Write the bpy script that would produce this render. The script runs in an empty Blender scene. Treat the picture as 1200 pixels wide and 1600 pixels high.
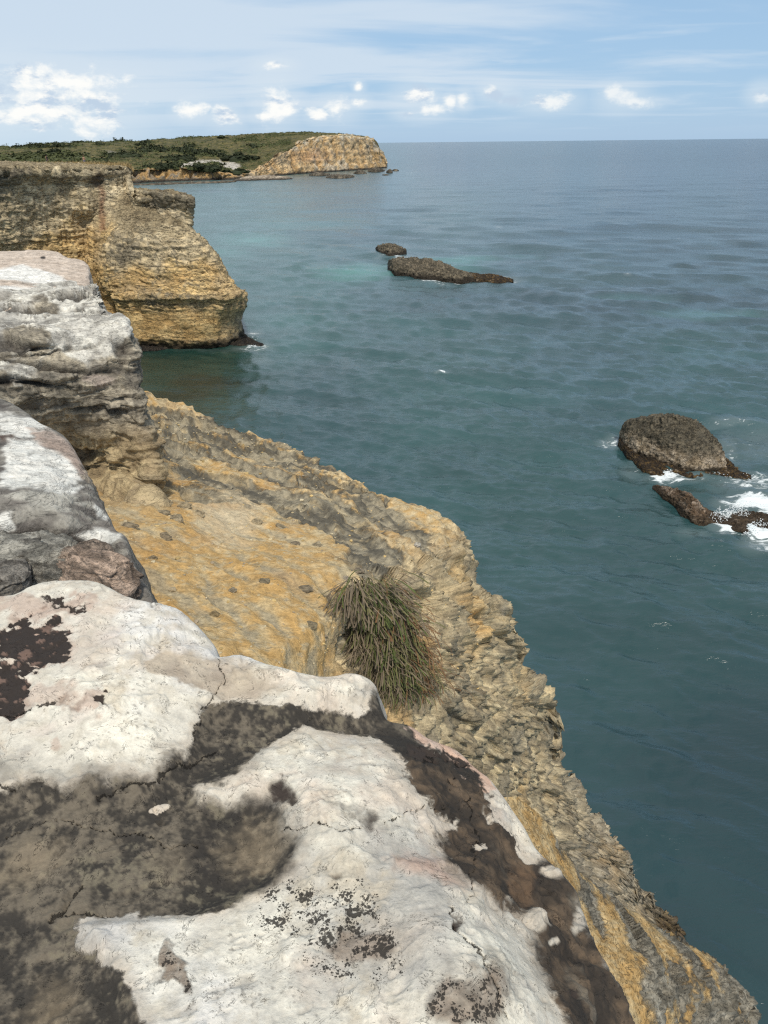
import bpy, math, random
import numpy as np
from mathutils import Matrix, Vector
random.seed(7); RNG = np.random.default_rng(7)
scene = bpy.context.scene
COL = scene.collection

# ------------------------------------------------------------------ camera
EYE = 20.0
PITCH = math.radians(26.65); ROLL = math.radians(-0.62); FPX = 1150.0
cp, sp = math.cos(PITCH), math.sin(PITCH)
F_ = np.array([0, cp, -sp]); R0 = np.array([1.0, 0, 0]); U0 = np.array([0, sp, cp])
R_ = R0*math.cos(ROLL) + U0*math.sin(ROLL); U_ = -R0*math.sin(ROLL) + U0*math.cos(ROLL)
CAMP = np.array([0, 0, EYE])
cam_d = bpy.data.cameras.new('camera'); cam = bpy.data.objects.new('camera', cam_d); COL.objects.link(cam)
cam_d.sensor_fit = 'VERTICAL'; cam_d.sensor_height = 24.0; cam_d.lens = 24.0*FPX/1600.0
cam_d.clip_start = 0.05; cam_d.clip_end = 300000.0
cam.matrix_world = Matrix(((R_[0], U_[0], -F_[0], 0), (R_[1], U_[1], -F_[1], 0), (R_[2], U_[2], -F_[2], EYE), (0, 0, 0, 1)))
scene.camera = cam

# ------------------------------------------------------------------ world, sun, exposure
SUN_EL, SUN_AZ = 56.0, 168.0          # azimuth clockwise from +Y (north); light comes from behind left
world = bpy.data.worlds.new('World'); scene.world = world; world.use_nodes = True
scene.view_settings.view_transform = 'Standard'; scene.view_settings.look = 'None'
scene.view_settings.exposure = 0.0; scene.view_settings.gamma = 1.0; scene.view_settings.use_curve_mapping = False
scene.render.engine = 'CYCLES'; scene.cycles.use_denoising = False; scene.cycles.filter_width = 1.25; scene.cycles.sample_clamp_direct = 1.6; scene.cycles.sample_clamp_indirect = 2.0; scene.cycles.max_bounces = 5; scene.cycles.diffuse_bounces = 2
sun_d = bpy.data.lights.new('sun', 'SUN'); sun = bpy.data.objects.new('sun', sun_d); COL.objects.link(sun)
sun_d.energy = 3.1; sun_d.angle = math.radians(6.0); sun_d.color = (1.0, 0.94, 0.84)
a, e = math.radians(SUN_AZ), math.radians(SUN_EL)
sdir = Vector((math.sin(a)*math.cos(e), math.cos(a)*math.cos(e), math.sin(e)))
sun.rotation_euler = sdir.to_track_quat('Z', 'Y').to_euler(); sun.location = (0, -5, 60)

class NB:
    """small node-tree helper"""
    def __init__(s, nt): s.nt = nt; s.n = nt.nodes; s.l = nt.links
    def new(s, t, **k):
        n = s.n.new(t)
        for a_, v in k.items(): setattr(n, a_, v)
        return n
    def put(s, sock, v):
        if hasattr(v, 'is_linked') or isinstance(v, bpy.types.NodeSocket): s.l.new(v, sock)
        else: sock.default_value = v
    def math(s, op, a_, b=0.0, c=0.0, clamp=False):
        n = s.new('ShaderNodeMath', operation=op, use_clamp=clamp)
        for i, v in enumerate((a_, b, c)): s.put(n.inputs[i], v)
        return n.outputs[0]
    def vmath(s, op, a_, b=(0, 0, 0)):
        n = s.new('ShaderNodeVectorMath', operation=op)
        s.put(n.inputs[0], a_); s.put(n.inputs[1], b)
        return n
    def mapr(s, v, a0, a1, b0=0.0, b1=1.0, smooth=True):
        n = s.new('ShaderNodeMapRange', interpolation_type='SMOOTHSTEP' if smooth else 'LINEAR')
        for i, x in enumerate((v, a0, a1, b0, b1)): s.put(n.inputs[i], x)
        return n.outputs[0]
    def mix(s, f, a_, b, mode='MIX'):
        n = s.new('ShaderNodeMix', data_type='RGBA', blend_type=mode)
        s.put(n.inputs[0], f); s.put(n.inputs[6], a_); s.put(n.inputs[7], b)
        return n.outputs[2]
    def noise(s, vec, scale, detail=4.0, rough=0.55, dist=0.0):
        n = s.new('ShaderNodeTexNoise'); s.put(n.inputs['Vector'], vec)
        n.inputs['Scale'].default_value = scale; n.inputs['Detail'].default_value = detail
        n.inputs['Roughness'].default_value = rough; n.inputs['Distortion'].default_value = dist
        return n.outputs[0]
    def comb(s, x, y, z):
        n = s.new('ShaderNodeCombineXYZ')
        for i, v in enumerate((x, y, z)): s.put(n.inputs[i], v)
        return n.outputs[0]

# ------------------------------------------------------------------ projection helpers (pixel of the photograph + distance -> point)
def ray(px, py):
    u = np.asarray(px, float)-600.0; v = np.asarray(py, float)-800.0
    return FPX*F_ + u[..., None]*R_ - v[..., None]*U_
def PY(px, py, Y):
    d = ray(px, py); t = np.asarray(Y, float)/d[..., 1]
    return CAMP + d*t[..., None]
def PZ(px, py, dz):
    d = ray(px, py); t = np.asarray(dz, float)/d[..., 2]
    return CAMP + d*t[..., None]
def PROJ(P):
    q = P-CAMP; z = np.maximum(q@F_, 1e-3)
    return 600+FPX*(q@R_)/z, 800-FPX*(q@U_)/z, z

def build_world():
    nb = NB(world.node_tree); nb.n.clear()
    out = nb.new('ShaderNodeOutputWorld'); bg = nb.new('ShaderNodeBackground'); nb.l.new(bg.outputs[0], out.inputs[0])
    sky = nb.new('ShaderNodeTexSky', sky_type='NISHITA'); sky.sun_disc = False
    sky.sun_elevation = math.radians(SUN_EL); sky.sun_rotation = math.radians(SUN_AZ)
    sky.altitude = 20; sky.air_density = 1.0; sky.dust_density = 0.3; sky.ozone_density = 2.5
    bg.inputs[1].default_value = 0.1
    tc = nb.new('ShaderNodeTexCoord').outputs['Generated']
    sep = nb.new('ShaderNodeSeparateXYZ'); nb.l.new(tc, sep.inputs[0])
    x, y, z = sep.outputs
    fr = nb.mapr(y, 0.05, 0.3)
    ysafe = nb.math('MAXIMUM', y, 0.05)
    az = nb.math('DIVIDE', x, ysafe); el = nb.math('DIVIDE', z, ysafe)
    # maritime air: the sky is an even light blue low down all round
    low = nb.mapr(z, 0.0, 0.55, 1.0, 0.0)
    base = nb.mix(nb.math('MULTIPLY', low, 0.80), sky.outputs[0], (3.6, 5.65, 8.2, 1))
    # broken bright overcast higher up
    ov = nb.noise(nb.vmath('MULTIPLY', tc, (1.0, 1.0, 1.6)).outputs[0], 3.2, 6, 0.6, 0.3)
    ovm = nb.math('MULTIPLY', nb.mapr(ov, 0.30, 0.50), nb.mapr(z, 0.16, 0.50))
    base = nb.mix(nb.math('MULTIPLY', ovm, 0.9), base, nb.mix(nb.mapr(ov, 0.45, 0.7), (4.6, 4.9, 5.2, 1), (6.4, 6.4, 6.3, 1)))
    # high veil, mapped on a ceiling plane, all round the sky
    zc = nb.math('ADD', nb.math('MAXIMUM', z, 0.0), 0.045)
    vx = nb.math('DIVIDE', x, zc); vy = nb.math('DIVIDE', y, zc)
    veil = nb.noise(nb.comb(nb.math('MULTIPLY', vx, 0.35), nb.math('MULTIPLY', vy, 0.55), 3.1), 1.0, 6, 0.55, 0.4)
    lb = nb.math('MULTIPLY_ADD', x, -0.32, nb.math('MULTIPLY', nb.mapr(z, 0.03, 0.16), 0.13))
    veil = nb.mapr(nb.math('ADD', veil, lb), 0.42, 0.66)
    wisp = nb.noise(nb.comb(nb.math('MULTIPLY', x, 2.4), nb.math('MULTIPLY', y, 2.4), nb.math('MULTIPLY', z, 26.0)), 2.2, 5, 0.55, 0.3)
    wisp = nb.mapr(nb.math('ADD', wisp, nb.math('MULTIPLY', x, -0.12)), 0.46, 0.72)
    veil = nb.math('MAXIMUM', nb.math('MULTIPLY', veil, 0.75), nb.math('MULTIPLY', wisp, 0.6))
    veil = nb.math('MULTIPLY', veil, nb.mapr(z, 0.0, 0.05))
    c1 = nb.mix(veil, base, (6.8, 7.75, 8.7, 1))
    # low fair-weather cumulus near the horizon
    lump = nb.noise(nb.comb(nb.math('MULTIPLY', az, 1.0), nb.math('MULTIPLY', el, 1.7), 0.0), 26.0, 7, 0.62, 0.15)
    clouds = [(-40, 150, 110, 36), (60, 146, 120, 30), (135, 172, 60, 34), (110, 130, 90, 16), (20, 178, 90, 20), (300, 172, 24, 12), (352, 181, 22, 13), (430, 162, 26, 24), (412, 181, 20, 8), (448, 172, 14, 12),
              (500, 180, 18, 9), (528, 170, 22, 14), (560, 160, 12, 7), (652, 150, 26, 16), (662, 172, 28, 10), (640, 178, 18, 6), (702, 157, 10, 8), (724, 157, 10, 10),
              (775, 146, 18, 10), (798, 155, 20, 8), (855, 158, 34, 11), (970, 152, 26, 14), (985, 160, 30, 8), (1190, 146, 16, 11),
              (560, 136, 7, 6), (1400, 150, 60, 20), (-260, 160, 90, 34), (430, 102, 20, 6), (1650, 168, 50, 16), (-600, 150, 120, 30)]
    acc = None
    for (cx, cy, rx, ry) in clouds:
        d = ray(np.array(cx), np.array(cy)); ca, ce = d[0]/d[1], d[2]/d[1]
        sx, sy = FPX/(rx*1.12), FPX/(ry*1.12)
        v = nb.vmath('MULTIPLY', nb.vmath('SUBTRACT', nb.comb(az, el, 0.0), (ca, ce, 0)).outputs[0], (sx, sy, 0))
        ln = nb.vmath('LENGTH', v.outputs[0]).outputs['Value']
        k = nb.math('SUBTRACT', 1.0, ln)
        acc = k if acc is None else nb.math('MAXIMUM', acc, k)
    dens = nb.math('MULTIPLY_ADD', nb.math('SUBTRACT', lump, 0.5), 3.4, nb.math('MAXIMUM', acc, -1.2))
    m = nb.math('MULTIPLY', nb.mapr(dens, 0.0, 0.9), fr)
    halo = nb.math('MULTIPLY', nb.mapr(acc, -1.1, 0.5), nb.math('MULTIPLY', fr, 0.42))
    rainveil = nb.math('MULTIPLY', nb.math('MULTIPLY', nb.mapr(az, -0.10, -0.50), nb.mapr(el, 0.09, 0.0)), 0.55)
    c2 = nb.mix(nb.math('MULTIPLY', nb.math('ADD', halo, 0.0), 1.0), c1, (7.2, 8.1, 8.8, 1))
    c2 = nb.mix(rainveil, c2, (7.0, 8.2, 9.0, 1))
    shade = nb.noise(nb.comb(nb.math('MULTIPLY', az, 1.0), nb.math('MULTIPLY', el, 2.4), 5.0), 15.0, 6, 0.62)
    cc = nb.mix(nb.mapr(shade, 0.40, 0.52), (5.3, 6.5, 7.9, 1), (10.0, 10.0, 9.7, 1))
    c3 = nb.mix(nb.math('MULTIPLY', m, nb.mapr(az, -0.1, 0.6, 0.97, 0.45)), c2, cc)
    nb.l.new(c3, bg.inputs[0])
build_world()

# ------------------------------------------------------------------ numpy noise
_perm = np.tile(RNG.permutation(256), 3).astype(np.int32)
_g = RNG.normal(size=(256, 3)); _g /= np.linalg.norm(_g, axis=1)[:, None]; _g = _g.astype(np.float32)
_rv = RNG.random((256, 4)).astype(np.float32)
def _h(i, j, k): return _perm[_perm[_perm[i & 255]+(j & 255)]+(k & 255)]
from concurrent.futures import ThreadPoolExecutor
POOL = ThreadPoolExecutor(4)
def chunked(fn):
    def run(P, *a_):
        P = np.asarray(P); sh = P.shape[:-1]; Q = P.reshape(-1, 3)
        if len(Q) < 20000: return fn(P, *a_)
        parts = np.array_split(Q, max(4, len(Q)//50000)); res = list(POOL.map(lambda q: fn(q, *a_), parts))
        if isinstance(res[0], tuple): return tuple(np.concatenate([r[k] for r in res]).reshape(sh) for k in range(len(res[0])))
        return np.concatenate(res).reshape(sh)
    return run
_GX, _GY, _GZ = [np.ascontiguousarray(_g[:, k]*1.6) for k in range(3)]
def _perlin(x, y, z):
    xi = np.floor(x); yi = np.floor(y); zi = np.floor(z); fx = x-xi; fy = y-yi; fz = z-zi
    xi = xi.astype(np.int32) & 255; yi = yi.astype(np.int32) & 255; zi = zi.astype(np.int32) & 255; t = _perm.take
    A = t(xi); B = t(xi+1); AA = t(A+yi)+zi; AB = t(A+yi+1)+zi; BA = t(B+yi)+zi; BB = t(B+yi+1)+zi
    u = fx*fx*fx*(fx*(fx*6-15)+10); v = fy*fy*fy*(fy*(fy*6-15)+10); w = fz*fz*fz*(fz*(fz*6-15)+10); fx1 = fx-1; fy1 = fy-1; fz1 = fz-1
    def g(h, a_, b, c): h = t(h); return _GX.take(h)*a_+_GY.take(h)*b+_GZ.take(h)*c
    def L(a_, b, k): b -= a_; b *= k; a_ += b; return a_
    r0 = L(L(g(AA, fx, fy, fz), g(BA, fx1, fy, fz), u), L(g(AB, fx, fy1, fz), g(BB, fx1, fy1, fz), u), v)
    r1 = L(L(g(AA+1, fx, fy, fz1), g(BA+1, fx1, fy, fz1), u), L(g(AB+1, fx, fy1, fz1), g(BB+1, fx1, fy1, fz1), u), v)
    return L(r0, r1, w)
def fbm(P, s, o=4, seed=0, gain=0.5, ridge=False):
    P = np.asarray(P); sh = P.shape[:-1]; Q = P.reshape(-1, 3); off = seed*17.37+0.5
    xyz = [np.ascontiguousarray(Q[:, k]*s+off).astype(np.float32) for k in range(3)]
    def job(a_):
        x, y, z = a_; r = 0; am = 1.0; tt = 0.0
        for k in range(o):
            n = _perlin(x, y, z)
            if ridge: n = 1-2*np.abs(n)
            r = r+am*n; tt += am; am *= gain; x = x*2.03+11.3; y = y*2.03+11.3; z = z*2.03+11.3
        return r/tt
    n = len(Q)//60000+1
    if n == 1: return job(xyz).reshape(sh)
    return np.concatenate(list(POOL.map(job, zip(*[np.array_split(c, n) for c in xyz])))).reshape(sh)
@chunked
def worley(P, seed=0):
    """nearest-cell facets: returns (facet height, cell random, edge distance)"""
    Q = np.asarray(P, float)+seed*31.7; i = np.floor(Q-.5).astype(np.int64); f = (Q-i).astype(np.float32); i = (i & 255).astype(np.int32)
    best = np.full(Q.shape[:-1], 9e9, np.float32); sec = best.copy(); hgt = np.zeros_like(best); rnd = np.zeros_like(best)
    for a_ in (0, 1):
        for b in (0, 1):
            for c in (0, 1):
                h = _h(i[..., 0]+a_, i[..., 1]+b, i[..., 2]+c); r = _rv[h]
                dx = f[..., 0]-a_-.15-.7*r[..., 0]; dy = f[..., 1]-b-.15-.7*r[..., 1]; dz = f[..., 2]-c-.15-.7*r[..., 2]
                d = dx*dx+dy*dy+dz*dz; g = _g[(h+91) & 255]
                hh = dx*g[..., 0]+dy*g[..., 1]+dz*g[..., 2]
                m = d < best
                sec = np.where(m, best, np.minimum(sec, d)); hgt = np.where(m, hh, hgt); rnd = np.where(m, r[..., 3], rnd); best = np.where(m, d, best)
    return hgt, rnd, np.sqrt(sec)-np.sqrt(best)
def hash1(i, seed=0): return _rv[(np.asarray(i, np.int64)*7+seed*13) & 255, 3]
def layered(s, seed=0, edge=0.75):
    i = np.floor(s).astype(np.int64); f = s-i; t = np.clip((f-edge)/(1-edge), 0, 1); t = t*t*(3-2*t)
    return hash1(i, seed)*(1-t)+hash1(i+1, seed)*t
def sst(x, a_, b):
    t = np.clip((x-a_)/(b-a_), 0, 1); return t*t*(3-2*t)
def lerp(a_, b, t): return a_+(b-a_)*np.asarray(t)[..., None]
def C(*c): return np.array(c, float)

def tps(pts, X, Y):
    """smooth surface through scattered values (x, y, value...)"""
    p = np.array([q[:2] for q in pts], float)/500.0; v = np.array([q[2:] for q in pts], float)
    n = len(p); d2 = ((p[:, None]-p[None])**2).sum(-1); K = np.where(d2 > 0, d2*np.log(d2+1e-12)*0.5, 0)+np.eye(n)*1e-3
    A = np.zeros((n+3, n+3)); A[:n, :n] = K; A[:n, n] = 1; A[:n, n+1:] = p; A[n, :n] = 1; A[n+1:, :n] = p.T
    w = np.linalg.solve(A, np.vstack([v, np.zeros((3, v.shape[1]))]))
    x = np.asarray(X)/500.0; y = np.asarray(Y)/500.0; r = w[n]+x[..., None]*w[n+1]+y[..., None]*w[n+2]
    for k in range(n):
        d = (x-p[k, 0])**2+(y-p[k, 1])**2
        r = r+(np.where(d > 0, d*np.log(d+1e-12)*0.5, 0))[..., None]*w[k]
    return r[..., 0] if v.shape[1] == 1 else r
def field(pts, X, Y, power=3.0):
    """inverse-distance blend of scattered values, keeps within their range"""
    num = 0; den = 0
    for q in pts:
        w = 1.0/(((X-q[0])**2+(Y-q[1])**2)+60.0)**(power/2)
        num = num+w[..., None]*np.array(q[2:], float); den = den+w
    return num/den[..., None]
def poly_sd(X, Y, poly):
    """signed distance to polygon in pixels (inside positive), nearest point"""
    p = np.array(poly, float); best = np.full(X.shape, 1e18); nx = np.zeros(X.shape); ny = np.zeros(X.shape); ins = np.zeros(X.shape, bool)
    for k in range(len(p)):
        a_, b = p[k], p[(k+1) % len(p)]; d = b-a_; L = (d*d).sum()+1e-9
        t = np.clip(((X-a_[0])*d[0]+(Y-a_[1])*d[1])/L, 0, 1); qx = a_[0]+t*d[0]; qy = a_[1]+t*d[1]
        dd = (X-qx)**2+(Y-qy)**2; m = dd < best; best = np.where(m, dd, best); nx = np.where(m, qx, nx); ny = np.where(m, qy, ny)
        c = ((a_[1] > Y) != (b[1] > Y)); xi = a_[0]+(Y-a_[1])*d[0]/(d[1] if abs(d[1]) > 1e-9 else 1e-9); ins ^= c & (X < xi)
    s = np.sqrt(best); return np.where(ins, s, -s), nx, ny
def smooth_poly(poly, k=5):
    p = np.array(poly, float); n = len(p); out = []
    for i in range(n):
        a_, b, c, d = p[i-1], p[i], p[(i+1) % n], p[(i+2) % n]
        for j in range(k):
            t = j/k; out.append(0.5*((2*b)+(c-a_)*t+(2*a_-5*b+4*c-d)*t*t+(3*b-a_-3*c+d)*t**3))
    return out
def ell(X, Y, cx, cy, rx, ry, rot=0):
    c, s = math.cos(rot), math.sin(rot); dx, dy = X-cx, Y-cy
    return 1-np.sqrt(((dx*c+dy*s)/rx)**2+((-dx*s+dy*c)/ry)**2)

# ------------------------------------------------------------------ mesh helpers
def tag(o, label=None, cat=None, group=None, kind=None):
    if label: o['label'] = label
    if cat: o['category'] = cat
    if group: o['group'] = group
    if kind: o['kind'] = kind
    return o
def make_mesh(name, V, Fq, cols=None, tri=False, smooth=True, extra=None):
    me = bpy.data.meshes.new(name); V = np.asarray(V, np.float32).reshape(-1, 3); Fq = np.asarray(Fq, np.int32); k = Fq.shape[1]
    me.vertices.add(len(V)); me.vertices.foreach_set('co', V.ravel())
    me.loops.add(Fq.size); me.loops.foreach_set('vertex_index', Fq.ravel())
    me.polygons.add(len(Fq)); me.polygons.foreach_set('loop_start', np.arange(0, Fq.size, k, dtype=np.int32)); me.polygons.foreach_set('loop_total', np.full(len(Fq), k, np.int32))
    me.polygons.foreach_set('use_smooth', np.full(len(Fq), smooth))
    me.update(calc_edges=True)
    if cols is not None:
        at = me.color_attributes.new('Col', 'FLOAT_COLOR', 'POINT'); c = np.ones((len(V), 4), np.float32); c[:, :3] = np.clip(cols, 0, 1).reshape(-1, 3)
        at.data.foreach_set('color', c.ravel())
    for nm, val in (extra or {}).items():
        if np.ndim(val) and np.shape(val)[-1] == 3:
            at = me.color_attributes.new(nm, 'FLOAT_COLOR', 'POINT'); c = np.ones((len(V), 4), np.float32); c[:, :3] = np.clip(val, 0, 1).reshape(-1, 3); at.data.foreach_set('color', c.ravel()); continue
        at = me.attributes.new(nm, 'FLOAT', 'POINT'); at.data.foreach_set('value', np.asarray(val, np.float32).ravel())
    return me
def grid_faces(nv, nu, wrap=False):
    i = np.arange(nv*nu).reshape(nv, nu)
    if wrap: i = np.concatenate([i, i[:, :1]], 1)
    return np.stack([i[:-1, :-1], i[:-1, 1:], i[1:, 1:], i[1:, :-1]], -1).reshape(-1, 4)
def link(name, me, mat, parent=None, origin=None):
    if origin is not None:
        me.transform(Matrix.Translation(-Vector(origin)))
    o = bpy.data.objects.new(name, me); COL.objects.link(o)
    if origin is not None: o.location = origin
    if mat and not me.materials: me.materials.append(mat)
    if parent is not None:
        o.parent = parent
        o.location = Vector(origin)-parent.location if origin is not None else -parent.location
    return o
def link_grid(name, P, col, mat, parent=None, extra=None, flip=False, wrap=False, cull=None):
    nv, nu = P.shape[:2]; F = grid_faces(nv, nu, wrap)
    if flip: F = F[:, ::-1]
    if cull is not None: F = F[cull.reshape(-1)[F].all(1)]
    c = P.reshape(-1, 3); o = (c[:, 0].mean(), c[:, 1].mean(), c[:, 2].min())
    me = make_mesh(name, c, F, col, extra=extra)
    return link(name, me, mat, parent, tuple(float(q) for q in o))
def grid_normals(P, flip=False):
    du = np.gradient(P, axis=1); dv = np.gradient(P, axis=0); n = np.cross(du, dv); n /= np.linalg.norm(n, axis=-1)[..., None]+1e-12
    return -n if flip else n
def blur(N, k=3):
    for _ in range(k):
        N = (N+np.roll(N, 1, 0)+np.roll(N, -1, 0)+np.roll(N, 1, 1)+np.roll(N, -1, 1))/5
    return N/(np.linalg.norm(N, axis=-1)[..., None]+1e-12)
def cr(A, t):
    """catmull-rom along axis 0 at float index t"""
    n = len(A); i = np.clip(np.floor(t).astype(int), 0, n-2); f = t-i
    a_, b, c, d = A[np.maximum(i-1, 0)], A[i], A[i+1], A[np.minimum(i+2, n-1)]
    f = f.reshape((-1,)+(1,)*(A.ndim-1)); T = 0.42
    m1 = (c-a_)*T; m2 = (d-b)*T
    return (2*f**3-3*f**2+1)*b+(f**3-2*f**2+f)*m1+(-2*f**3+3*f**2)*c+(f**3-f**2)*m2
def loft(rows, nu, nv, hidden=0.25, wmin=0.35):
    """rows: list of (K,3) world control rows. Resampled so that vertices are even as the eye sees them."""
    K = max(len(r) for r in rows)
    A = np.stack([cr(np.asarray(r, float), np.linspace(0, len(r)-1, K)) for r in rows])
    def ev(tv, tu):
        B = cr(A, tv); return np.swapaxes(cr(np.swapaxes(B, 0, 1), tu), 0, 1)
    tv = np.linspace(0, len(rows)-1, 160); tu = np.linspace(0, K-1, 160)
    G = ev(tv, tu); x, y, z = PROJ(G); S = np.stack([x, y], -1)
    lu = np.linalg.norm(np.diff(S, axis=1), axis=-1); lv = np.linalg.norm(np.diff(S, axis=0), axis=-1)
    lu = np.minimum(lu, np.median(lu)*6).mean(0); lv = np.minimum(lv, np.median(lv)*6).mean(1)
    lu = lu+lu.mean()*wmin; lv = lv+lv.mean()*wmin
    cu = np.concatenate([[0], np.cumsum(lu)]); cv = np.concatenate([[0], np.cumsum(lv)])
    TU = np.interp(np.linspace(0, cu[-1], nu), cu, tu); TV = np.interp(np.linspace(0, cv[-1], nv), cv, tv)
    return ev(TV, TU)

# ------------------------------------------------------------------ materials
def vc_rock(name, fine=60.0, mid=9.0, bump=0.02, rough=0.9, var=0.35, speck=0.0, mixed=None, frac=None):
    """rock whose mineral colour is stored on the mesh, broken up by procedural grain, pits, fractures and relief.
    mixed=(noise scale, reach): a second stored colour takes over where the stored field, roughened by noise, is positive
    frac=(scale, stretch z, strength): thin dark fractures"""
    m = bpy.data.materials.new(name); m.use_nodes = True; nb = NB(m.node_tree); bs = nb.n['Principled BSDF']
    tc = nb.new('ShaderNodeTexCoord').outputs['Object']; at = lambda n_, o_='Fac': nb.new('ShaderNodeAttribute', attribute_name=n_).outputs[o_]
    col = at('Col', 'Color'); n1 = nb.noise(tc, fine, 6, 0.68); n2 = nb.noise(tc, mid, 8, 0.62, 0.4); h = nb.math('ADD', nb.math('MULTIPLY', n1, 0.35), nb.math('MULTIPLY', n2, 0.9)); c = col
    if mixed:
        sc, reach = mixed; na = nb.noise(tc, sc, 9, 0.72, 0.6)
        f = nb.math('ADD', at('msk'), nb.math('MULTIPLY', nb.math('SUBTRACT', na, 0.5), reach))
        w = nb.math('ADD', 0.02, at('soft')); mk = nb.mapr(nb.math('DIVIDE', f, w), -1.0, 1.0)
        c = nb.mix(mk, c, at('Col2', 'Color')); h = nb.math('SUBTRACT', h, nb.math('MULTIPLY', mk, 0.6))
    g = nb.mapr(nb.math('MULTIPLY_ADD', n1, 0.45, nb.math('MULTIPLY', n2, 0.55)), 0.34, 0.66, 1-var, 1+var, False)
    c = nb.mix(1.0, c, nb.comb(g, g, g), 'MULTIPLY')
    if speck:
        vo = nb.new('ShaderNodeTexVoronoi'); nb.l.new(tc, vo.inputs['Vector']); vo.inputs['Scale'].default_value = fine*0.9
        k = nb.math('MULTIPLY', nb.mapr(vo.outputs['Distance'], 0.28, 0.12), nb.mapr(n2, 0.5, 0.62))
        c = nb.mix(nb.math('MULTIPLY', k, speck), c, (0.07, 0.06, 0.05, 1))
    if frac:
        sc, stz, st = frac; v = nb.vmath('MULTIPLY', tc, (1.0, 1.0, stz)).outputs[0]; nf = nb.noise(v, sc, 5, 0.6, 0.9); ng = nb.noise(v, sc*3.1, 5, 0.62, 0.8)
        k1 = nb.mapr(nb.math('ABSOLUTE', nb.math('SUBTRACT', nf, 0.5)), 0.0, 0.013, 1.0, 0.0); k2 = nb.mapr(nb.math('ABSOLUTE', nb.math('SUBTRACT', ng, 0.5)), 0.0, 0.020, 1.0, 0.0)
        k = nb.math('MAXIMUM', nb.math('MULTIPLY', k1, nb.mapr(n2, 0.42, 0.56)), nb.math('MULTIPLY', nb.math('MULTIPLY', k2, 0.7), nb.mapr(n2, 0.58, 0.46)))
        c = nb.mix(nb.math('MULTIPLY', k, st), c, (0.04, 0.034, 0.026, 1)); h = nb.math('SUBTRACT', h, nb.math('MULTIPLY', k, 0.7*st))
    if name == 'pale_limestone':
        vo = nb.new('ShaderNodeTexVoronoi'); nb.put(vo.inputs['Vector'], nb.vmath('ADD', tc, nb.vmath('MULTIPLY', nb.comb(n1, n2, n1), (.012, .012, .012)).outputs[0]).outputs[0]); vo.inputs['Scale'].default_value = 125.0
        v2 = nb.new('ShaderNodeTexVoronoi'); nb.l.new(tc, v2.inputs['Vector']); v2.inputs['Scale'].default_value = 210.0
        sp_ = at('spk'); nz = nb.noise(tc, 30.0, 5, 0.6); dens = nb.math('MULTIPLY', sp_, nb.mapr(nz, 0.36, 0.62))
        d1 = nb.mapr(nb.math('SUBTRACT', nb.math('MULTIPLY', dens, 0.62), vo.outputs['Distance']), 0.0, 0.10); d2 = nb.mapr(nb.math('SUBTRACT', nb.math('MULTIPLY', dens, 0.50), v2.outputs['Distance']), 0.0, 0.12)
        dd = nb.math('MAXIMUM', d1, nb.math('MULTIPLY', d2, 0.85)); c = nb.mix(nb.math('MULTIPLY', dd, 0.92), c, (0.026, 0.022, 0.018, 1)); h = nb.math('ADD', h, nb.math('MULTIPLY', dd, 0.35))
        cd = nb.math('ADD', at('crk'), nb.math('MULTIPLY', nb.math('SUBTRACT', n1, 0.5), 3.0)); ck = nb.mapr(cd, 0.4, 1.7, 1.0, 0.0); c = nb.mix(nb.math('MULTIPLY', ck, 0.88), c, (0.018, 0.015, 0.012, 1)); h = nb.math('SUBTRACT', h, nb.math('MULTIPLY', ck, 1.2))
        hair = nb.noise(tc, 7.0, 8, 0.7, 2.2); hk = nb.math('MULTIPLY', nb.mapr(nb.math('ABSOLUTE', nb.math('SUBTRACT', hair, 0.5)), 0.0, 0.006, 1.0, 0.0), nb.mapr(n2, 0.5, 0.6)); c = nb.mix(nb.math('MULTIPLY', hk, 0.3), c, (0.10, 0.075, 0.055, 1)); h = nb.math('SUBTRACT', h, nb.math('MULTIPLY', hk, 0.5))
    nb.l.new(c, bs.inputs['Base Color']); bs.inputs['Roughness'].default_value = rough; bs.inputs['Specular IOR Level'].default_value = 0.3
    b = nb.new('ShaderNodeBump'); b.inputs['Distance'].default_value = bump; b.inputs['Strength'].default_value = 1.0
    nb.l.new(h, b.inputs['Height']); nb.l.new(b.outputs[0], bs.inputs['Normal'])
    return m
def flat_mat(name, c, rough=0.8, var=0.25, scale=8.0, bump=0.0):
    m = bpy.data.materials.new(name); m.use_nodes = True; nb = NB(m.node_tree); bs = nb.n['Principled BSDF']
    tc = nb.new('ShaderNodeTexCoord').outputs['Object']; n = nb.noise(tc, scale, 4)
    oi = nb.new('ShaderNodeObjectInfo').outputs['Random']
    g = nb.math('MULTIPLY', nb.mapr(n, 0.3, 0.7, 1-var, 1+var, False), nb.mapr(oi, 0, 1, 1-var*0.7, 1+var*0.7, False))
    nb.l.new(nb.mix(1.0, (*c, 1), nb.comb(g, g, g), 'MULTIPLY'), bs.inputs['Base Color'])
    bs.inputs['Roughness'].default_value = rough; bs.inputs['Specular IOR Level'].default_value = 0.25
    if bump:
        b = nb.new('ShaderNodeBump'); b.inputs['Distance'].default_value = bump; nb.l.new(n, b.inputs['Height']); nb.l.new(b.outputs[0], bs.inputs['Normal'])
    return m
M_near = vc_rock('pale_limestone', 150.0, 24.0, 0.006, 0.85, 0.20, 0.25, (34.0, 1.5))
M_mid = vc_rock('layered_limestone', 45.0, 9.0, 0.03, 0.9, 0.42, 0.2, None, (1.5, 4.5, 0.26))
M_slope = vc_rock('slate_and_ochre_earth', 60.0, 15.0, 0.028, 0.92, 0.42, 0.0, (9.0, 1.5), None)
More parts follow.
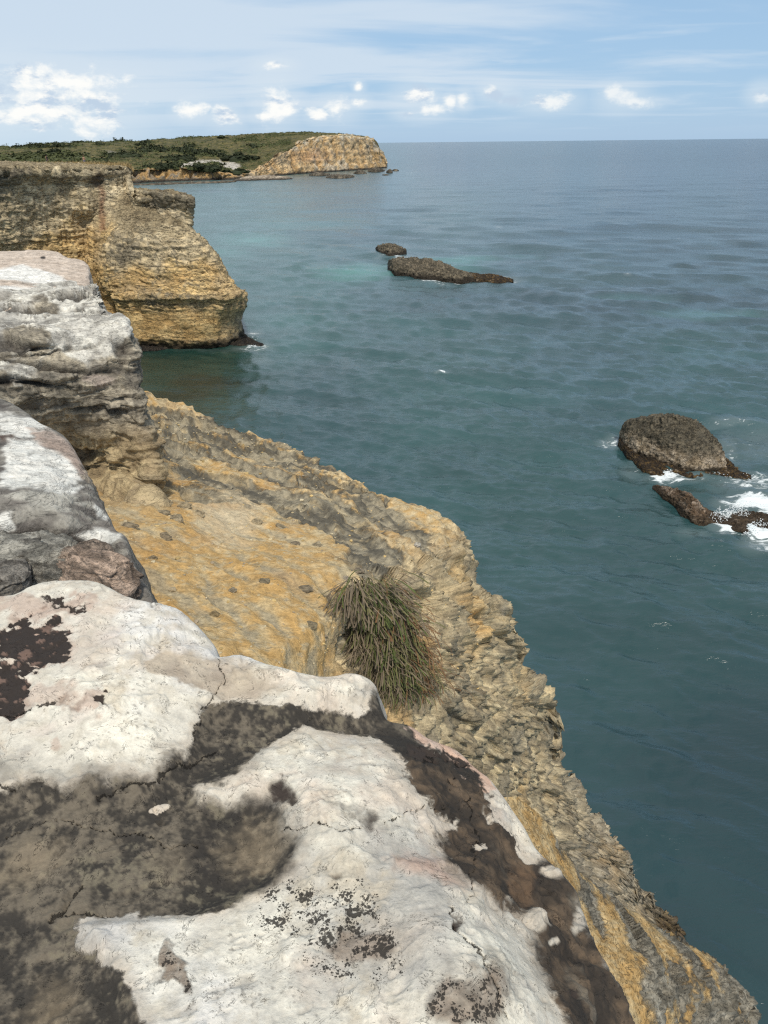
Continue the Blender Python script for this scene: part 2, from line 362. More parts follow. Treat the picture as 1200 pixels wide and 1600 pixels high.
M_spur = vc_rock('spur_rock', 60.0, 16.0, 0.014, 0.92, 0.42, 0.0, (22.0, 1.6), (5.0, 1.0, 0.6))
M_cliff = vc_rock('ochre_sea_cliff', 5.0, 1.1, 0.18, 0.92, 0.32, 0.0, None, (0.35, 4.5, 0.75))
M_far = vc_rock('far_cliff_rock', 0.9, 0.2, 0.9, 0.95, 0.36, 0.0, None, (0.09, 1.2, 0.5))
M_reef = vc_rock('wet_reef_rock', 7.0, 1.8, 0.22, 0.75, 0.45, 0.0, None, (1.1, 1.3, 0.8))
M_stone = vc_rock('loose_stone', 60.0, 15.0, 0.02, 0.92, 0.3)

OCH = C(.50, .315, .12); OCHP = C(.56, .43, .24); TAN = C(.40, .31, .19); GRY = C(.185, .165, .125); GRD = C(.085, .078, .062)
WHT = C(.74, .71, .63); WHC = C(.78, .74, .63); DRK = C(.06, .052, .043); BRN = C(.12, .085, .055); PNK = C(.56, .36, .26)

# ------------------------------------------------------------------ the sea
WAVES = []
_r = random.Random(3)
for k in range(60):
    lam = 0.55*(1.078**k)
    th = math.radians(262+_r.gauss(0, 36)); WAVES.append((lam, math.cos(th), math.sin(th), _r.random()*6.283, 0.0145*min(lam, 14.0)**0.62*_r.uniform(.6, 1.35)*(1 if lam < 14 else .8)))
def build_sea():
    rows = np.concatenate([np.arange(1690, 900, -2.7), np.arange(900, 300, -1.8), np.arange(300, 240, -1.2), np.arange(240, 226.5, -0.8)])
    ang = (rows-223.0)/FPX; th = np.arctan((rows-800)/FPX)+PITCH
    r = EYE/np.tan(th); r = np.concatenate([[2.0, 5.0], r[r > 6], np.geomspace(9000, 160000, 6)])
    r = np.sort(r)
    fine = np.linspace(-31, 31, 410); a_ = np.radians(np.concatenate([np.linspace(-100, -33, 24), fine, np.linspace(33, 100, 24)]))
    RR, AA = np.meshgrid(r, a_, indexing='ij'); X = RR*np.sin(AA); Y = RR*np.cos(AA)
    dr = np.gradient(r)[:, None]; Z = np.zeros_like(X); DX = np.zeros_like(X); DY = np.zeros_like(X)
    gust = 0.75+0.5*fbm(np.stack([X/60, Y/60, X*0], -1), 1.0, 3, 5)
    for (lam, cx, cy, ph, am) in WAVES:
        w = np.clip((lam/np.maximum(dr, RR*0.0022)-1.8)/1.2, 0, 1)
        w = w*((1.55 if lam < 5 else 1.1)-(.80 if lam < 2.5 else .42)*(1-sst(RR, 24, 60))); kx = 2*math.pi/lam; p = kx*(X*cx+Y*cy)+ph+0.9*np.sin(kx*0.23*(X*cy-Y*cx)+ph*3)
        Z += w*am*(np.exp(.6*np.sin(p))-1.09)*1.5; DX += w*am*cx*np.cos(p)*0.06; DY += w*am*cy*np.cos(p)*0.06
    Pn = np.stack([X, Y, X*0], -1)
    shel = sst(X, -22, -6)+sst(Y, 88, 120)*0.6; shel = np.clip(0.35+0.65*shel, 0, 1)   # calmer in the cove
    Z = Z*gust*shel; X2 = X+DX*gust*shel; Y2 = Y+DY*gust*shel
    P = np.stack([X2, Y2, Z], -1); px, py, dep = PROJ(np.stack([X, Y, X*0], -1))
    # water body colour: sandy shallows, dark sea-grass, deep blue offshore
    wx = px+30*fbm(Pn, 1/14., 3, 1); wy = py+8*fbm(Pn, 1/14., 3, 2)
    base = field([(900, 1550, .006, .034, .040), (1180, 1200, .006, .036, .043), (1000, 950, .010, .050, .052), (780, 800, .012, .058, .056), (1180, 850, .012, .055, .056),
                  (500, 640, .012, .050, .055), (700, 620, .016, .066, .066), (1100, 560, .016, .066, .072), (900, 450, .017, .060, .070), (450, 470, .026, .10, .098),
                  (330, 560, .006, .036, .026), (260, 590, .006, .034, .024), (300, 400, .030, .115, .105), (700, 330, .024, .078, .085), (1100, 350, .016, .052, .066), (350, 310, .040, .12, .12),
                  (600, 290, .020, .080, .098), (1000, 260, .008, .042, .072), (700, 240, .008, .046, .078), (1180, 230, .006, .036, .066), (900, 300, .012, .055, .080)], wx, wy, 3.0)
    turq = C(.055, .25, .21)
    for (cx, cy, rx, ry, s) in ((555, 425, 85, 16, .75), (400, 375, 70, 16, .55), (350, 395, 60, 14, .3), (700, 408, 110, 8, .5), (790, 400, 70, 5, .2), (1120, 490, 130, 9, .55), (980, 465, 90, 6, .35), (480, 350, 120, 14, .2), (690, 420, 90, 8, .35), (1030, 470, 40, 5, .3)):
        base = lerp(base, turq, np.clip(ell(wx, wy, cx, cy, rx, ry), 0, 1)**0.8*s)
    kelp = C(.013, .014, .008)
    for (cx, cy, rx, ry, s) in ((320, 597, 70, 18, .5), (280, 620, 70, 14, .5), (380, 600, 30, 10, .3)):
        base = lerp(base, kelp, sst(ell(wx, wy, cx, cy, rx, ry)+0.25*fbm(Pn, .7, 3, 3), 0, .5)*s)
    pur = fbm(np.stack([X/90, Y/40, X*0], -1), 1.0, 4, 9)
    base = lerp(base, C(.014, .038, .060), sst(pur, .05, .5)*.45*sst(RR, 40, 90))
    base = lerp(base, base.mean(-1, keepdims=True)*C(.82, 1.05, 1.12), .30)*(1.15+.10*sst(RR, 22, 60))[..., None]; base = base*(1+0.30*fbm(np.stack([X/9, Y/6, X*0], -1), 1.0, 4, 12))[..., None]
    # foam: where waves break on the rocks
    foam = np.zeros_like(X); fz1 = fbm(Pn, .5, 4, 71); fz2 = fbm(Pn, .5, 4, 72)
    for (cx, cy, rx, ry, s) in ((1180, 756, 65, 20, .65), (1060, 748, 55, 7, .7), (1040, 745, 26, 8, 1.0), (1150, 660, 55, 5, .5), (1190, 690, 50, 34, .35), (1140, 700, 22, 30, .45), (955, 690, 26, 10, .65), (990, 735, 24, 14, .35),
                               (1150, 815, 50, 20, .95), (1195, 830, 38, 22, 1.0), (1180, 785, 50, 14, 1.1), (1140, 785, 30, 12, .7), (1080, 835, 30, 8, .4), (1190, 855, 40, 14, .7), (1240, 800, 60, 60, 1.0),
                               (672, 440, 22, 3.5, .8), (705, 443, 30, 3, .8), (790, 436, 30, 4, .6), (625, 402, 18, 2.5, .7), (600, 400, 14, 2.5, .5), (775, 432, 24, 3, .7),
                               (392, 522, 22, 7, .75), (400, 540, 26, 6, .7), (330, 547, 60, 3, .3), (384, 545, 30, 5, .6), (400, 562, 25, 8, .35),
                               (560, 272, 30, 1.6, .5), (608, 268, 14, 2, .6), (480, 278, 40, 1.3, .35), (690, 586, 9, 2.6, 1.0), (640, 270, 10, 1, .6)):
        foam = np.maximum(foam, np.clip(ell(px+9*fz1, py+5*fz2, cx, cy, rx*1.25, ry*1.25)*1.5, 0, 1)*s*1.1)
    cap = fbm(np.stack([X/7, Y/1.6, X*0], -1), 1.0, 3, 21)+0.35*np.clip(Z/0.12, -1, 1)*np.clip(200/RR, 0, 1)
    capm = sst(cap, .80, .98)*sst(RR, 55, 120)*sst(fbm(Pn, 1/45., 2, 8), -.05, .3)*0.9
    capfar = sst(fbm(np.stack([X/26, Y/14, X*0], -1), 1.0, 2, 33), .66, .8)*sst(RR, 220, 400)*(1-sst(RR, 2500, 5000))*.8
    foam = np.maximum(foam, np.maximum(capm, capfar))
    m = bpy.data.materials.new('sea_water'); m.use_nodes = True; nb = NB(m.node_tree); bs = nb.n['Principled BSDF']
    pos = nb.new('ShaderNodeNewGeometry').outputs['Position']
    col = nb.new('ShaderNodeAttribute', attribute_name='Col').outputs['Color']; fm = nb.new('ShaderNodeAttribute', attribute_name='foam').outputs['Fac']
    v1 = nb.vmath('MULTIPLY', pos, (0.55, 1.0, 0.0)).outputs[0]
    lace = nb.noise(v1, 1.1, 9, 0.74, 1.6)
    f = nb.mapr(nb.math('MULTIPLY_ADD', nb.math('SUBTRACT', lace, 0.5), 5.5, nb.math('MULTIPLY_ADD', fm, 1.9, -1.15)), 0.0, 0.7)
    f = nb.math('MULTIPLY', f, nb.mapr(fm, 0.02, 0.18))
    haze = nb.math('MULTIPLY', fm, 0.14)
    c = nb.mix(nb.math('MAXIMUM', f, haze, clamp=True), col, (0.72, 0.76, 0.76, 1))
    nb.l.new(c, bs.inputs['Base Color']); bs.inputs['IOR'].default_value = 1.56
    dist = nb.vmath('LENGTH', pos).outputs['Value']
    rg = nb.mapr(dist, 25.0, 900.0, 0.16, 0.22, False)
    nb.l.new(nb.math('ADD', rg, nb.math('MULTIPLY', f, 0.5), clamp=True), bs.inputs['Roughness'])
    a1 = nb.noise(nb.vmath('MULTIPLY', pos, (0.6, 1.25, 0)).outputs[0], 2.3, 5, 0.62, 0.5)
    a2 = nb.noise(nb.vmath('MULTIPLY', pos, (0.45, 1.3, 0)).outputs[0], 0.32, 6, 0.62, 0.6)
    a3 = nb.noise(nb.vmath('MULTIPLY', pos, (1.0, 0.8, 0)).outputs[0], 0.07, 5, 0.6, 0.5)
    a4 = nb.noise(nb.vmath('MULTIPLY', pos, (1.3, 0.8, 0)).outputs[0], 0.16, 4, 0.6, 0.4)
    far = nb.mapr(dist, 60.0, 400.0, 0.0, 1.0)
    h = nb.math('ADD', nb.math('MULTIPLY', a1, nb.mapr(dist, 20.0, 55.0, 0.055, 0.11)), nb.math('MULTIPLY', a2, nb.mapr(dist, 30.0, 300.0, 0.15, 0.55)))
    a0 = nb.noise(nb.vmath('MULTIPLY', pos, (0.75, 1.6, 0)).outputs[0], 6.0, 3, 0.6, 0.3)
    h = nb.math('ADD', h, nb.math('MULTIPLY', nb.math('MULTIPLY', a3, far), 1.5)); h = nb.math('ADD', h, nb.math('MULTIPLY', nb.math('MULTIPLY', a4, far), 1.1)); h = nb.math('ADD', h, nb.math('MULTIPLY', a0, nb.mapr(dist, 22.0, 60.0, 0.010, 0.004)))
    b = nb.new('ShaderNodeBump'); b.inputs['Distance'].default_value = 1.0; b.inputs['Strength'].default_value = 0.8
    nb.l.new(h, b.inputs['Height']); nb.l.new(b.outputs[0], bs.inputs['Normal'])
    me = make_mesh('sea', P, grid_faces(*X.shape)[:, ::-1], base.reshape(-1, 3), extra={'foam': foam})
    tag(link('sea', me, m), kind='structure')
    # sea bed sheet under everything, so that nothing hangs over a void
build_sea()

# ------------------------------------------------------------------ layered cliff colour/relief tools
def bed_frame(n):
    n = np.array(n, float); n /= np.linalg.norm(n); t1 = np.cross(n, [0, 0, 1.0]); t1 /= np.linalg.norm(t1); t2 = np.cross(n, t1); return t1, t2, n
def aniso(P, fr, a_, b, c): return np.stack([P@fr[0]/a_, P@fr[1]/b, P@fr[2]/c], -1)

# ---- slope and spur below the ledge (ochre earth with slate beds)
def build_slope():
    ribs = [
     [(100,652,15.4),(150,640,15.5),(185,628,15.6),(205,618,15.7),(220,613,15.8),(238,613,15.8)],
     [(140,690,12),(185,680,12.3),(220,668,12.8),(260,655,13.6),(290,648,14.2),(322,645,14.6)],
     [(110,745,9.2),(180,738,9.7),(250,722,10.5),(310,702,11.8),(360,687,13),(412,672,13.6)],
     [(90,800,7.2),(180,785,7.6),(290,765,8.6),(380,742,10),(460,724,11.2),(512,722,12)],
     [(90,880,5.3),(200,840,5.9),(310,820,7),(420,795,8.4),(520,770,9.8),(605,772,10.8)],
     [(140,970,4.3),(250,900,4.9),(360,870,5.9),(470,835,7.3),(600,805,8.9),(690,808,9.8)],
     [(200,1060,3.5),(320,970,4.3),(420,920,5.1),(530,880,6.1),(650,845,7.8),(733,838,9.2)],
     [(250,1150,3.0),(400,1040,3.9),(490,980,4.7),(565,930,5.6),(660,895,6.8),(750,900,8.8)],
     [(330,1200,3.0),(470,1090,4.0),(540,1020,4.9),(610,975,5.8),(705,945,7),(800,945,9)],
     [(400,1250,3.1),(530,1150,4.1),(600,1080,5.2),(680,1030,6.1),(755,1000,7.3),(822,990,9.2)],
     [(500,1300,3.4),(600,1200,4.5),(670,1120,5.7),(740,1075,6.6),(795,1050,7.8),(828,1052,9.4)],
     [(560,1350,3.8),(650,1250,5.0),(720,1180,6.2),(780,1125,7.1),(835,1108,8.3),(876,1102,10)],
     [(620,1400,4.2),(710,1290,5.6),(770,1220,7.0),(820,1180,7.9),(850,1170,9),(876,1168,10.3)],
     [(690,1450,4.8),(770,1330,6.4),(810,1270,7.8),(850,1230,8.7),(882,1225,9.6),(906,1225,11)],
     [(760,1500,5.6),(830,1380,7.4),(860,1320,8.8),(890,1290,9.7),(925,1285,10.4),(950,1290,11.4)],
     [(830,1540,6.8),(890,1430,8.4),(910,1380,9.7),(940,1350,10.6),(975,1350,11.3),(1000,1360,12)],
     [(900,1580,8.2),(940,1480,9.8),(960,1430,11.1),(990,1410,11.8),(1020,1415,12.3),(1040,1425,12.8)],
     [(960,1640,10.2),(1000,1560,11.2),(1020,1510,12.1),(1050,1480,12.8),(1070,1472,13.1),(1088,1476,13.3)]]
    rows = []
    for rb in ribs:
        w = [PY(*q) for q in rb]; E = w[-1]; hd = np.array([E[0], E[1], 0]); hd /= np.linalg.norm(hd)
        w0 = w[0]-hd*1.2+np.array([-.6, 0, -.3])
        down = max(E[2]+0.6, 0.3)
        w += [E+hd*.5+np.array([0, 0, -min(1.0, down)]), E+hd*1.6+np.array([0, 0, -min(4.2, down)]), E+hd*2.6+np.array([0, 0, -down])]
        rows.append(np.array([w0]+w))
    P = loft(rows, 455, 545)
    N = blur(grid_normals(P), 6); N = N*np.sign((N*(CAMP-P)).sum(-1).mean())
    px, py, dep = PROJ(P)
    fr = bed_frame((.555, .507, .66)); 
    face = sst(tps([(250,900,-1),(500,900,-1),(400,720,-.6),(300,640,-.5),(560,800,-.3),(700,830,.2),(600,900,.3),(540,1000,.2),(760,950,1),(700,1050,1),(850,1150,1),(900,1300,1),(1050,1450,1),(650,1150,1),(450,1050,-.6),(480,780,-.6)], px, py), -.1, .6)
    n1 = fbm(P, .55, 5, 1); 
    Wp = P+0.22*np.stack([fbm(P, 1.1, 3, 11), fbm(P, 1.1, 3, 12), fbm(P, 1.1, 3, 13)], -1)
    c1 = worley(aniso(Wp, fr, .85, .40, .26), 1); c2 = worley(aniso(Wp, fr, .30, .15, .10), 2); c3 = worley(aniso(Wp, fr, .12, .07, .05), 3)
    gully = fbm(aniso(P, fr, 2.6, .8, .6), 1.0, 4, 5, ridge=True)
    s = (Wp@fr[2]); st = layered(s/.16+fbm(P, .8, 3, 4)*.7, 3, .7); st2 = layered(s/.05+fbm(P, 2.0, 3, 4)*.6, 4, .6)
    # where slate crops out of the earth
    outc = field([(300,650,.9),(240,625,.7),(350,690,.9),(420,725,.9),(520,770,.85),(610,790,.6),(280,740,.8),(420,770,.5),(200,800,.0),(330,800,.15),(330,880,-.3),(450,900,-.25),(300,960,-.45),(420,1000,-.45),(240,850,-.3),
                  (480,830,.2),(560,840,.8),(620,870,.9),(520,900,.1),(700,850,.55),(560,930,.4),(650,820,.25),(720,830,.2)], px, py, 3.2)[..., 0]
    on = fbm(aniso(Wp, fr, 1.9, .55, .45), 1.0, 5, 7)*1.15
    def rib(pts, w):
        best = np.full(px.shape, 9e9); qx = px+16*n1+26*fbm(P, 1.6, 4, 33); qy = py+12*n1+20*fbm(P, 1.6, 4, 34); m = len(pts)-1
        for k_ in range(m):
            a_ = np.array(pts[k_], float); d = np.array(pts[k_+1], float)-a_; t = np.clip(((qx-a_[0])*d[0]+(qy-a_[1])*d[1])/(d@d), 0, 1)
            ww = w*(.35+.65*np.sin(np.pi*(.12+.76*(k_+t)/m))); best = np.minimum(best, np.hypot(qx-a_[0]-t*d[0], (qy-a_[1]-t*d[1]))/ww)
        return 1-best
    strk = fbm(aniso(Wp, fr, 1.3, .16, .3), 1.0, 5, 28)
    RB = np.maximum.reduce([rib(*q) for q in (([(225,632),(262,645),(320,660),(350,668)], 9), ([(278,682),(330,688),(400,702),(450,716),(490,735)], 13), ([(232,700),(290,728),(360,752),(430,772),(500,790)], 12), ([(225,655),(262,672)], 8), ([(340,655),(385,664),(400,675)], 12),
        ([(470,742),(520,758),(552,772)], 8), ([(560,775),(600,800),(650,822),(690,860)], 13), ([(548,812),(575,850),(600,880),(640,895)], 22), ([(600,850),(660,875),(700,900)], 20), ([(470,790),(520,812)], 6), ([(700,860),(735,900),(745,930)], 14), ([(640,910),(690,940),(720,985)], 16), ([(255,745),(300,770),(350,785)], 6), ([(300,650),(420,690),(520,727),(600,778)], 6), ([(245,690),(330,712),(430,742),(520,775),(600,815)], 6), ([(260,720),(340,752),(440,790),(530,830)], 5), ([(230,665),(330,700)], 7), ([(380,690),(470,722),(560,765)], 5), ([(480,800),(540,830),(600,860)], 6))])
    rz = field([(730,840,1),(690,810,1),(600,775,.9),(512,722,.8),(412,672,.75),(320,645,.75),(240,615,.7),(640,830,.7),(560,800,.6),(350,800,0),(400,900,0),(500,850,.15),(300,760,.15),(450,760,.4),(250,900,0),(600,900,.6),(700,880,1),(300,700,.4),(380,720,.5),(460,1000,0),(250,800,.0)], px, py, 3.2)[..., 0]
    oc = np.clip(np.maximum(sst(RB+.7*strk, -.38, .06), sst(outc*.55+on, .42, .72)*.85), 0, 1); rough = np.clip(oc*.8+face+rz*.75, 0, 1)
    h = .22*n1+.10*gully*face
    rid = fbm(aniso(Wp, fr, .9, .30, .22), 1.0, 6, 6, ridge=True)
    h += rough*((.03+.06*face)*(c1[1]-.5)+(.015+.05*face)*c1[0]+(.025+.025*face)*(c2[1]-.5)+.03*c2[0]+.012*c3[0]+.010*(c3[1]-.5)+.19*face*(st-.5)+.07*face*(st2-.5)+(.05+.07*face)*rid+.05*strk*(1-face)+.07*sst(RB, -.2, .4)*(1-face))
    h += face*(-.02*(1-sst(c2[2], 0, .14)))
    h += rz*(1-face)*(.05*(layered(s/.11+.8*strk+fbm(P, 1.1, 3, 44), 9, .6)-.5)+.07*fbm(aniso(Wp, fr, .9, .28, .3), 1.0, 5, 45, ridge=True)); h += (1-.6*rough)*(.030*fbm(P, 5, 5, 8)+.035*strk+.020*fbm(aniso(Wp, fr, .5, .18, .3), 1.0, 5, 46, ridge=True))
    big = sst(dep, 9, 16); h *= (1+.5*big)
    P2 = P+N*h[..., None]
    # colour
    n2 = fbm(P, 2.2, 5, 21); n3 = fbm(P, 9, 4, 22)
    n4 = fbm(P, 26, 3, 29)
    earth = lerp(OCH*1.05, C(.60, .46, .25), sst(n2+.7*n3+1.0*strk, -.3, .5)); earth = lerp(earth, C(.62, .53, .36), np.clip(rz*1.2, 0, 1)*sst(n3+.6*strk, -.35, .3)*.8); earth = lerp(earth, C(.25, .18, .09), sst(n4+.7*strk+.6*n3, .02, .42)*.65); earth = lerp(earth, C(.30, .27, .20), sst(strk+.5*n2, .14, .4)*.6); earth = lerp(earth, C(.60, .50, .32), sst(n4+.8*n3, .22, .5)*.6); earth = lerp(earth, C(.60, .50, .34), np.clip(ell(px+30*n2, py+30*n2, 355, 800, 70, 55), 0, 1)[...]**.6*.9)
    earth = lerp(earth, C(.42, .23, .075), sst(fbm(P, 1.2, 4, 23), .0, .5)*.45); earth = lerp(earth, TAN*.85, np.clip(ell(px, py, 200, 770, 90, 60), 0, 1)*.8)
    slate = lerp(GRY*.62, C(.36, .31, .215), sst(.3*c2[1]+1.6*strk+.9*n3, -.15, .6)); slate = lerp(slate, OCHP*.9, sst(fbm(aniso(Wp, fr, .8, .14, .2), 1.0, 4, 25), .16, .4)*.6)
    facec = lerp(C(.24, .195, .125), C(.54, .44, .27), sst(c2[1]*.35+c1[1]*.35+.8*n3+.9*strk, .05, .8)); thin = fbm(aniso(Wp, fr, 1.3, .9, .07), 1.0, 5, 35); facec = lerp(facec, C(.115, .095, .068), sst(thin+.4*n3, .06, .35)*.75); facec = lerp(facec, GRY*.95, sst(on+.35*n2, .05, .4)*.75)
    facec = lerp(facec, OCH*1.1, sst(fbm(P, .8, 4, 27), .12, .45)*.65)
    crest = np.clip(1-np.abs(face-.5)*1.0, 0, 1)
    facec = np.clip(facec*1.32, 0, .7); col = lerp(earth, facec, face); slc = slate; mskS = np.maximum((RB*.9+.6*strk+.12)*1.5, (outc*.5+on-.52)*2.2)-2.2*face
    col = lerp(col, C(.60, .50, .32), sst(thin*.4+n3+.5*strk, .1, .4)*.35*(1-oc)*(py < 860)); edge = field([(730,840,.9),(760,920,.8),(820,990,.9),(860,1080,.8),(870,1150,.4),(700,1000,.1),(780,1150,0),(600,780,.6),(650,800,.6),(560,1000,0),(400,850,0),(900,1250,.15),(1000,1380,0)], px, py)[..., 0]
    col = lerp(col, C(.58, .45, .25), np.clip(edge, 0, 1)*sst(n2+.4*n3, -.3, .4)*.7*(1-.9*oc*(1-face)))
    # crevices are coloured darker; low rock is wet and weed-grown
    crev = (1-sst(c1[2], 0, .10))*rough; col = lerp(col, GRD, crev*.45)
    H = P2[..., 2]; wetz = sst(H+.8*n2, 3.0, 1.0); col = lerp(col, lerp(C(.07, .05, .035), C(.16, .11, .05), sst(n3, -.2, .5)), wetz*.9)
    midz = sst(H, 11, 6); col = lerp(col, lerp(C(.22, .19, .145), C(.40, .36, .29), sst(c2[1]+n3*.4, .3, .9)), midz*(1-wetz)*.6)
    slc = lerp(slc, GRD, crev*.3)
    tag(link_grid('cliff_slope', P2, col.reshape(-1, 3), M_slope, extra={'Col2': slc.reshape(-1, 3), 'msk': mskS, 'soft': .25+.0*oc}), kind='structure')
    return P2, px, py
SLOPE_P, SLX, SLY = build_slope()
def slope_at(px, py):
    x, y, z = PROJ(SLOPE_P); vis = (x-px)**2+(y-py)**2
    i = np.argsort(vis.ravel())[:12]; q = SLOPE_P.reshape(-1, 3)[i]; d = np.linalg.norm(q-CAMP, axis=1); return q[np.argmin(d)]

def build_near_spur():
    ribs = [
     [(720,1262,3.0),(765,1250,3.2),(790,1246,3.4),(805,1248,3.5)],
     [(740,1340,2.7),(790,1310,3.0),(830,1285,3.4),(852,1280,3.6)],
     [(780,1420,2.5),(830,1370,2.9),(870,1345,3.3),(892,1344,3.6)],
     [(820,1480,2.4),(880,1430,2.9),(930,1405,3.4),(957,1405,3.7)],
     [(860,1540,2.3),(930,1490,2.9),(1000,1455,3.5),(1040,1459,3.9)],
     [(900,1600,2.2),(970,1550,2.8),(1050,1500,3.4),(1100,1489,3.9)],
     [(930,1680,2.1),(1010,1620,2.7),(1090,1560,3.3),(1150,1532,3.8)],
     [(960,1760,2.0),(1040,1700,2.6),(1120,1640,3.2),(1181,1572,3.7)],
     [(980,1850,1.9),(1060,1800,2.4),(1130,1730,3.0),(1187,1640,3.5)],
     [(1000,1950,1.8),(1080,1900,2.2),(1140,1850,2.8),(1190,1750,3.3)]]
    rows = []
    for rb in ribs:
        w = [PY(*q) for q in rb]; E = w[-1]; hd = np.array([E[0]*.7, E[1], 0]); hd /= np.linalg.norm(hd)
        w0 = w[0]-hd*.6+np.array([-.3, 0, .1])
        w += [E+hd*.2+np.array([0, 0, -.5]), E+hd*.5+np.array([0, 0, -2.5]), E+hd*.6+np.array([.3, 0, -7]), E+hd*1.2+np.array([.6, 0, -(E[2]+.5)])]
        rows.append(np.array([w0]+w))
    P = loft(rows, 260, 270); N = blur(grid_normals(P), 5); N = N*np.sign((N*(CAMP-P)).sum(-1).mean()); px, py, dep = PROJ(P)
    fr = bed_frame((.50, .35, .79)); Wp = P+0.10*np.stack([fbm(P, 2.2, 3, 11), fbm(P, 2.2, 3, 12), fbm(P, 2.2, 3, 13)], -1)
    c1 = worley(aniso(Wp, fr, .35, .2, .09), 5); c2 = worley(aniso(Wp, fr, .11, .07, .03), 6)
    band = fbm(aniso(Wp, fr, 1.2, .32, .25), 1.0, 5, 31); bias = field([(820,1270,-.7),(880,1340,-.1),(830,1320,-.3),(900,1400,.4),(1000,1440,.3),(960,1500,-.5),(1050,1500,.3),(1150,1560,.7),(1000,1570,.0),(1100,1600,.4),(900,1380,-.5),(960,1450,-.4),(980,1590,-.5)], px, py, 3.)[..., 0]
    oc = sst(bias+band*1.9+.6*fbm(P, 9, 4, 43), -.25, .45); n2 = fbm(P, 5, 5, 41); n3 = fbm(P, 22, 3, 42)
    h = .06*fbm(P, 1.3, 4, 3)+oc*(.05*c1[0]+.045*(c1[1]-.5)+.022*c2[0])+(1-oc)*(.022*fbm(P, 7, 4, 9)+.020*np.maximum(c2[0], 0)*sst(c2[1], .4, .7))
    P2 = P+N*h[..., None]
    earth = lerp(C(.44, .27, .10), C(.60, .46, .25), sst(n2+.8*n3, -.35, .45)); earth = lerp(earth, C(.22, .16, .09), sst(n3+n2, .15, .5)*.6); slate = lerp(GRY*.6, C(.33, .29, .22), sst(c1[1]*.3+c2[1]*.3+n3*.8+n2*.6, .0, .7))
    slate = lerp(slate, C(.42, .40, .33), sst(n2, .15, .5)*.6)
    tag(link_grid('cliff_spur', P2, earth.reshape(-1, 3), M_spur, extra={'Col2': lerp(slate, GRD, (1-sst(c1[2], 0, .12))*.4).reshape(-1, 3), 'msk': (bias+band*1.9+.6*fbm(P, 9, 4, 43)-.1)*1.6, 'soft': oc*0+.3}), kind='structure')
build_near_spur()

# ------------------------------------------------------------------ ledge slabs: top surface as seen, edge rolled over and carried down
def ledge(outline, dz_ctrl, bbox, step, round_r=.03, drop=1.0, slant=.3):
    x0, x1, y0, y1 = bbox; gx = np.arange(x0, x1+step, step); gy = np.arange(y0, y1+step, step); X, Y = np.meshgrid(gx, gy)
    ol = smooth_poly(outline, 4); sd, nx, ny = poly_sd(X, Y, ol)
    inside = sd >= 0
    Xq = np.where(inside, X, nx); Yq = np.where(inside, Y, ny); dz = tps(dz_ctrl, Xq, Yq); P = PZ(Xq, Yq, dz)
    dep = (P-CAMP)@F_; mpp = dep/FPX
    S = PZ(X, Y, dz); out = S-P; out[..., 2] = 0; out /= np.linalg.norm(out, axis=-1)[..., None]+1e-9
    dd = np.where(inside, 0, -sd); s = dd*dd/(dd+3.0)*mpp*3.2; s = np.minimum(s, drop)
    P = P+out*(s*slant)[..., None]; P[..., 2] -= s
    for _ in range(4):
        B = (P+np.roll(P, 1, 0)+np.roll(P, -1, 0)+np.roll(P, 1, 1)+np.roll(P, -1, 1))/5; wgt = np.clip(1-np.abs(sd)/(step*3.5), 0, 1)[..., None]; P = P*(1-wgt)+B*wgt
    d = np.where(inside, sd*mpp, 0); P[..., 2] -= round_r*.45*np.clip(1-d/round_r, 0, 1)**2
    keep = -sd*mpp*3.2 < drop*1.25
    return P, Xq, Yq, sd, keep, s

def groove(s, seed=0, w=.07):
    i = np.floor(s); f = s-i; return np.exp(-((f-.5)/w)**2)*(hash1(i, seed) > .35)

def spots(P, scale, thr, seed):
    h, r, e_ = worley(P*scale, seed); return sst(e_, .22, .42)*(r > thr)

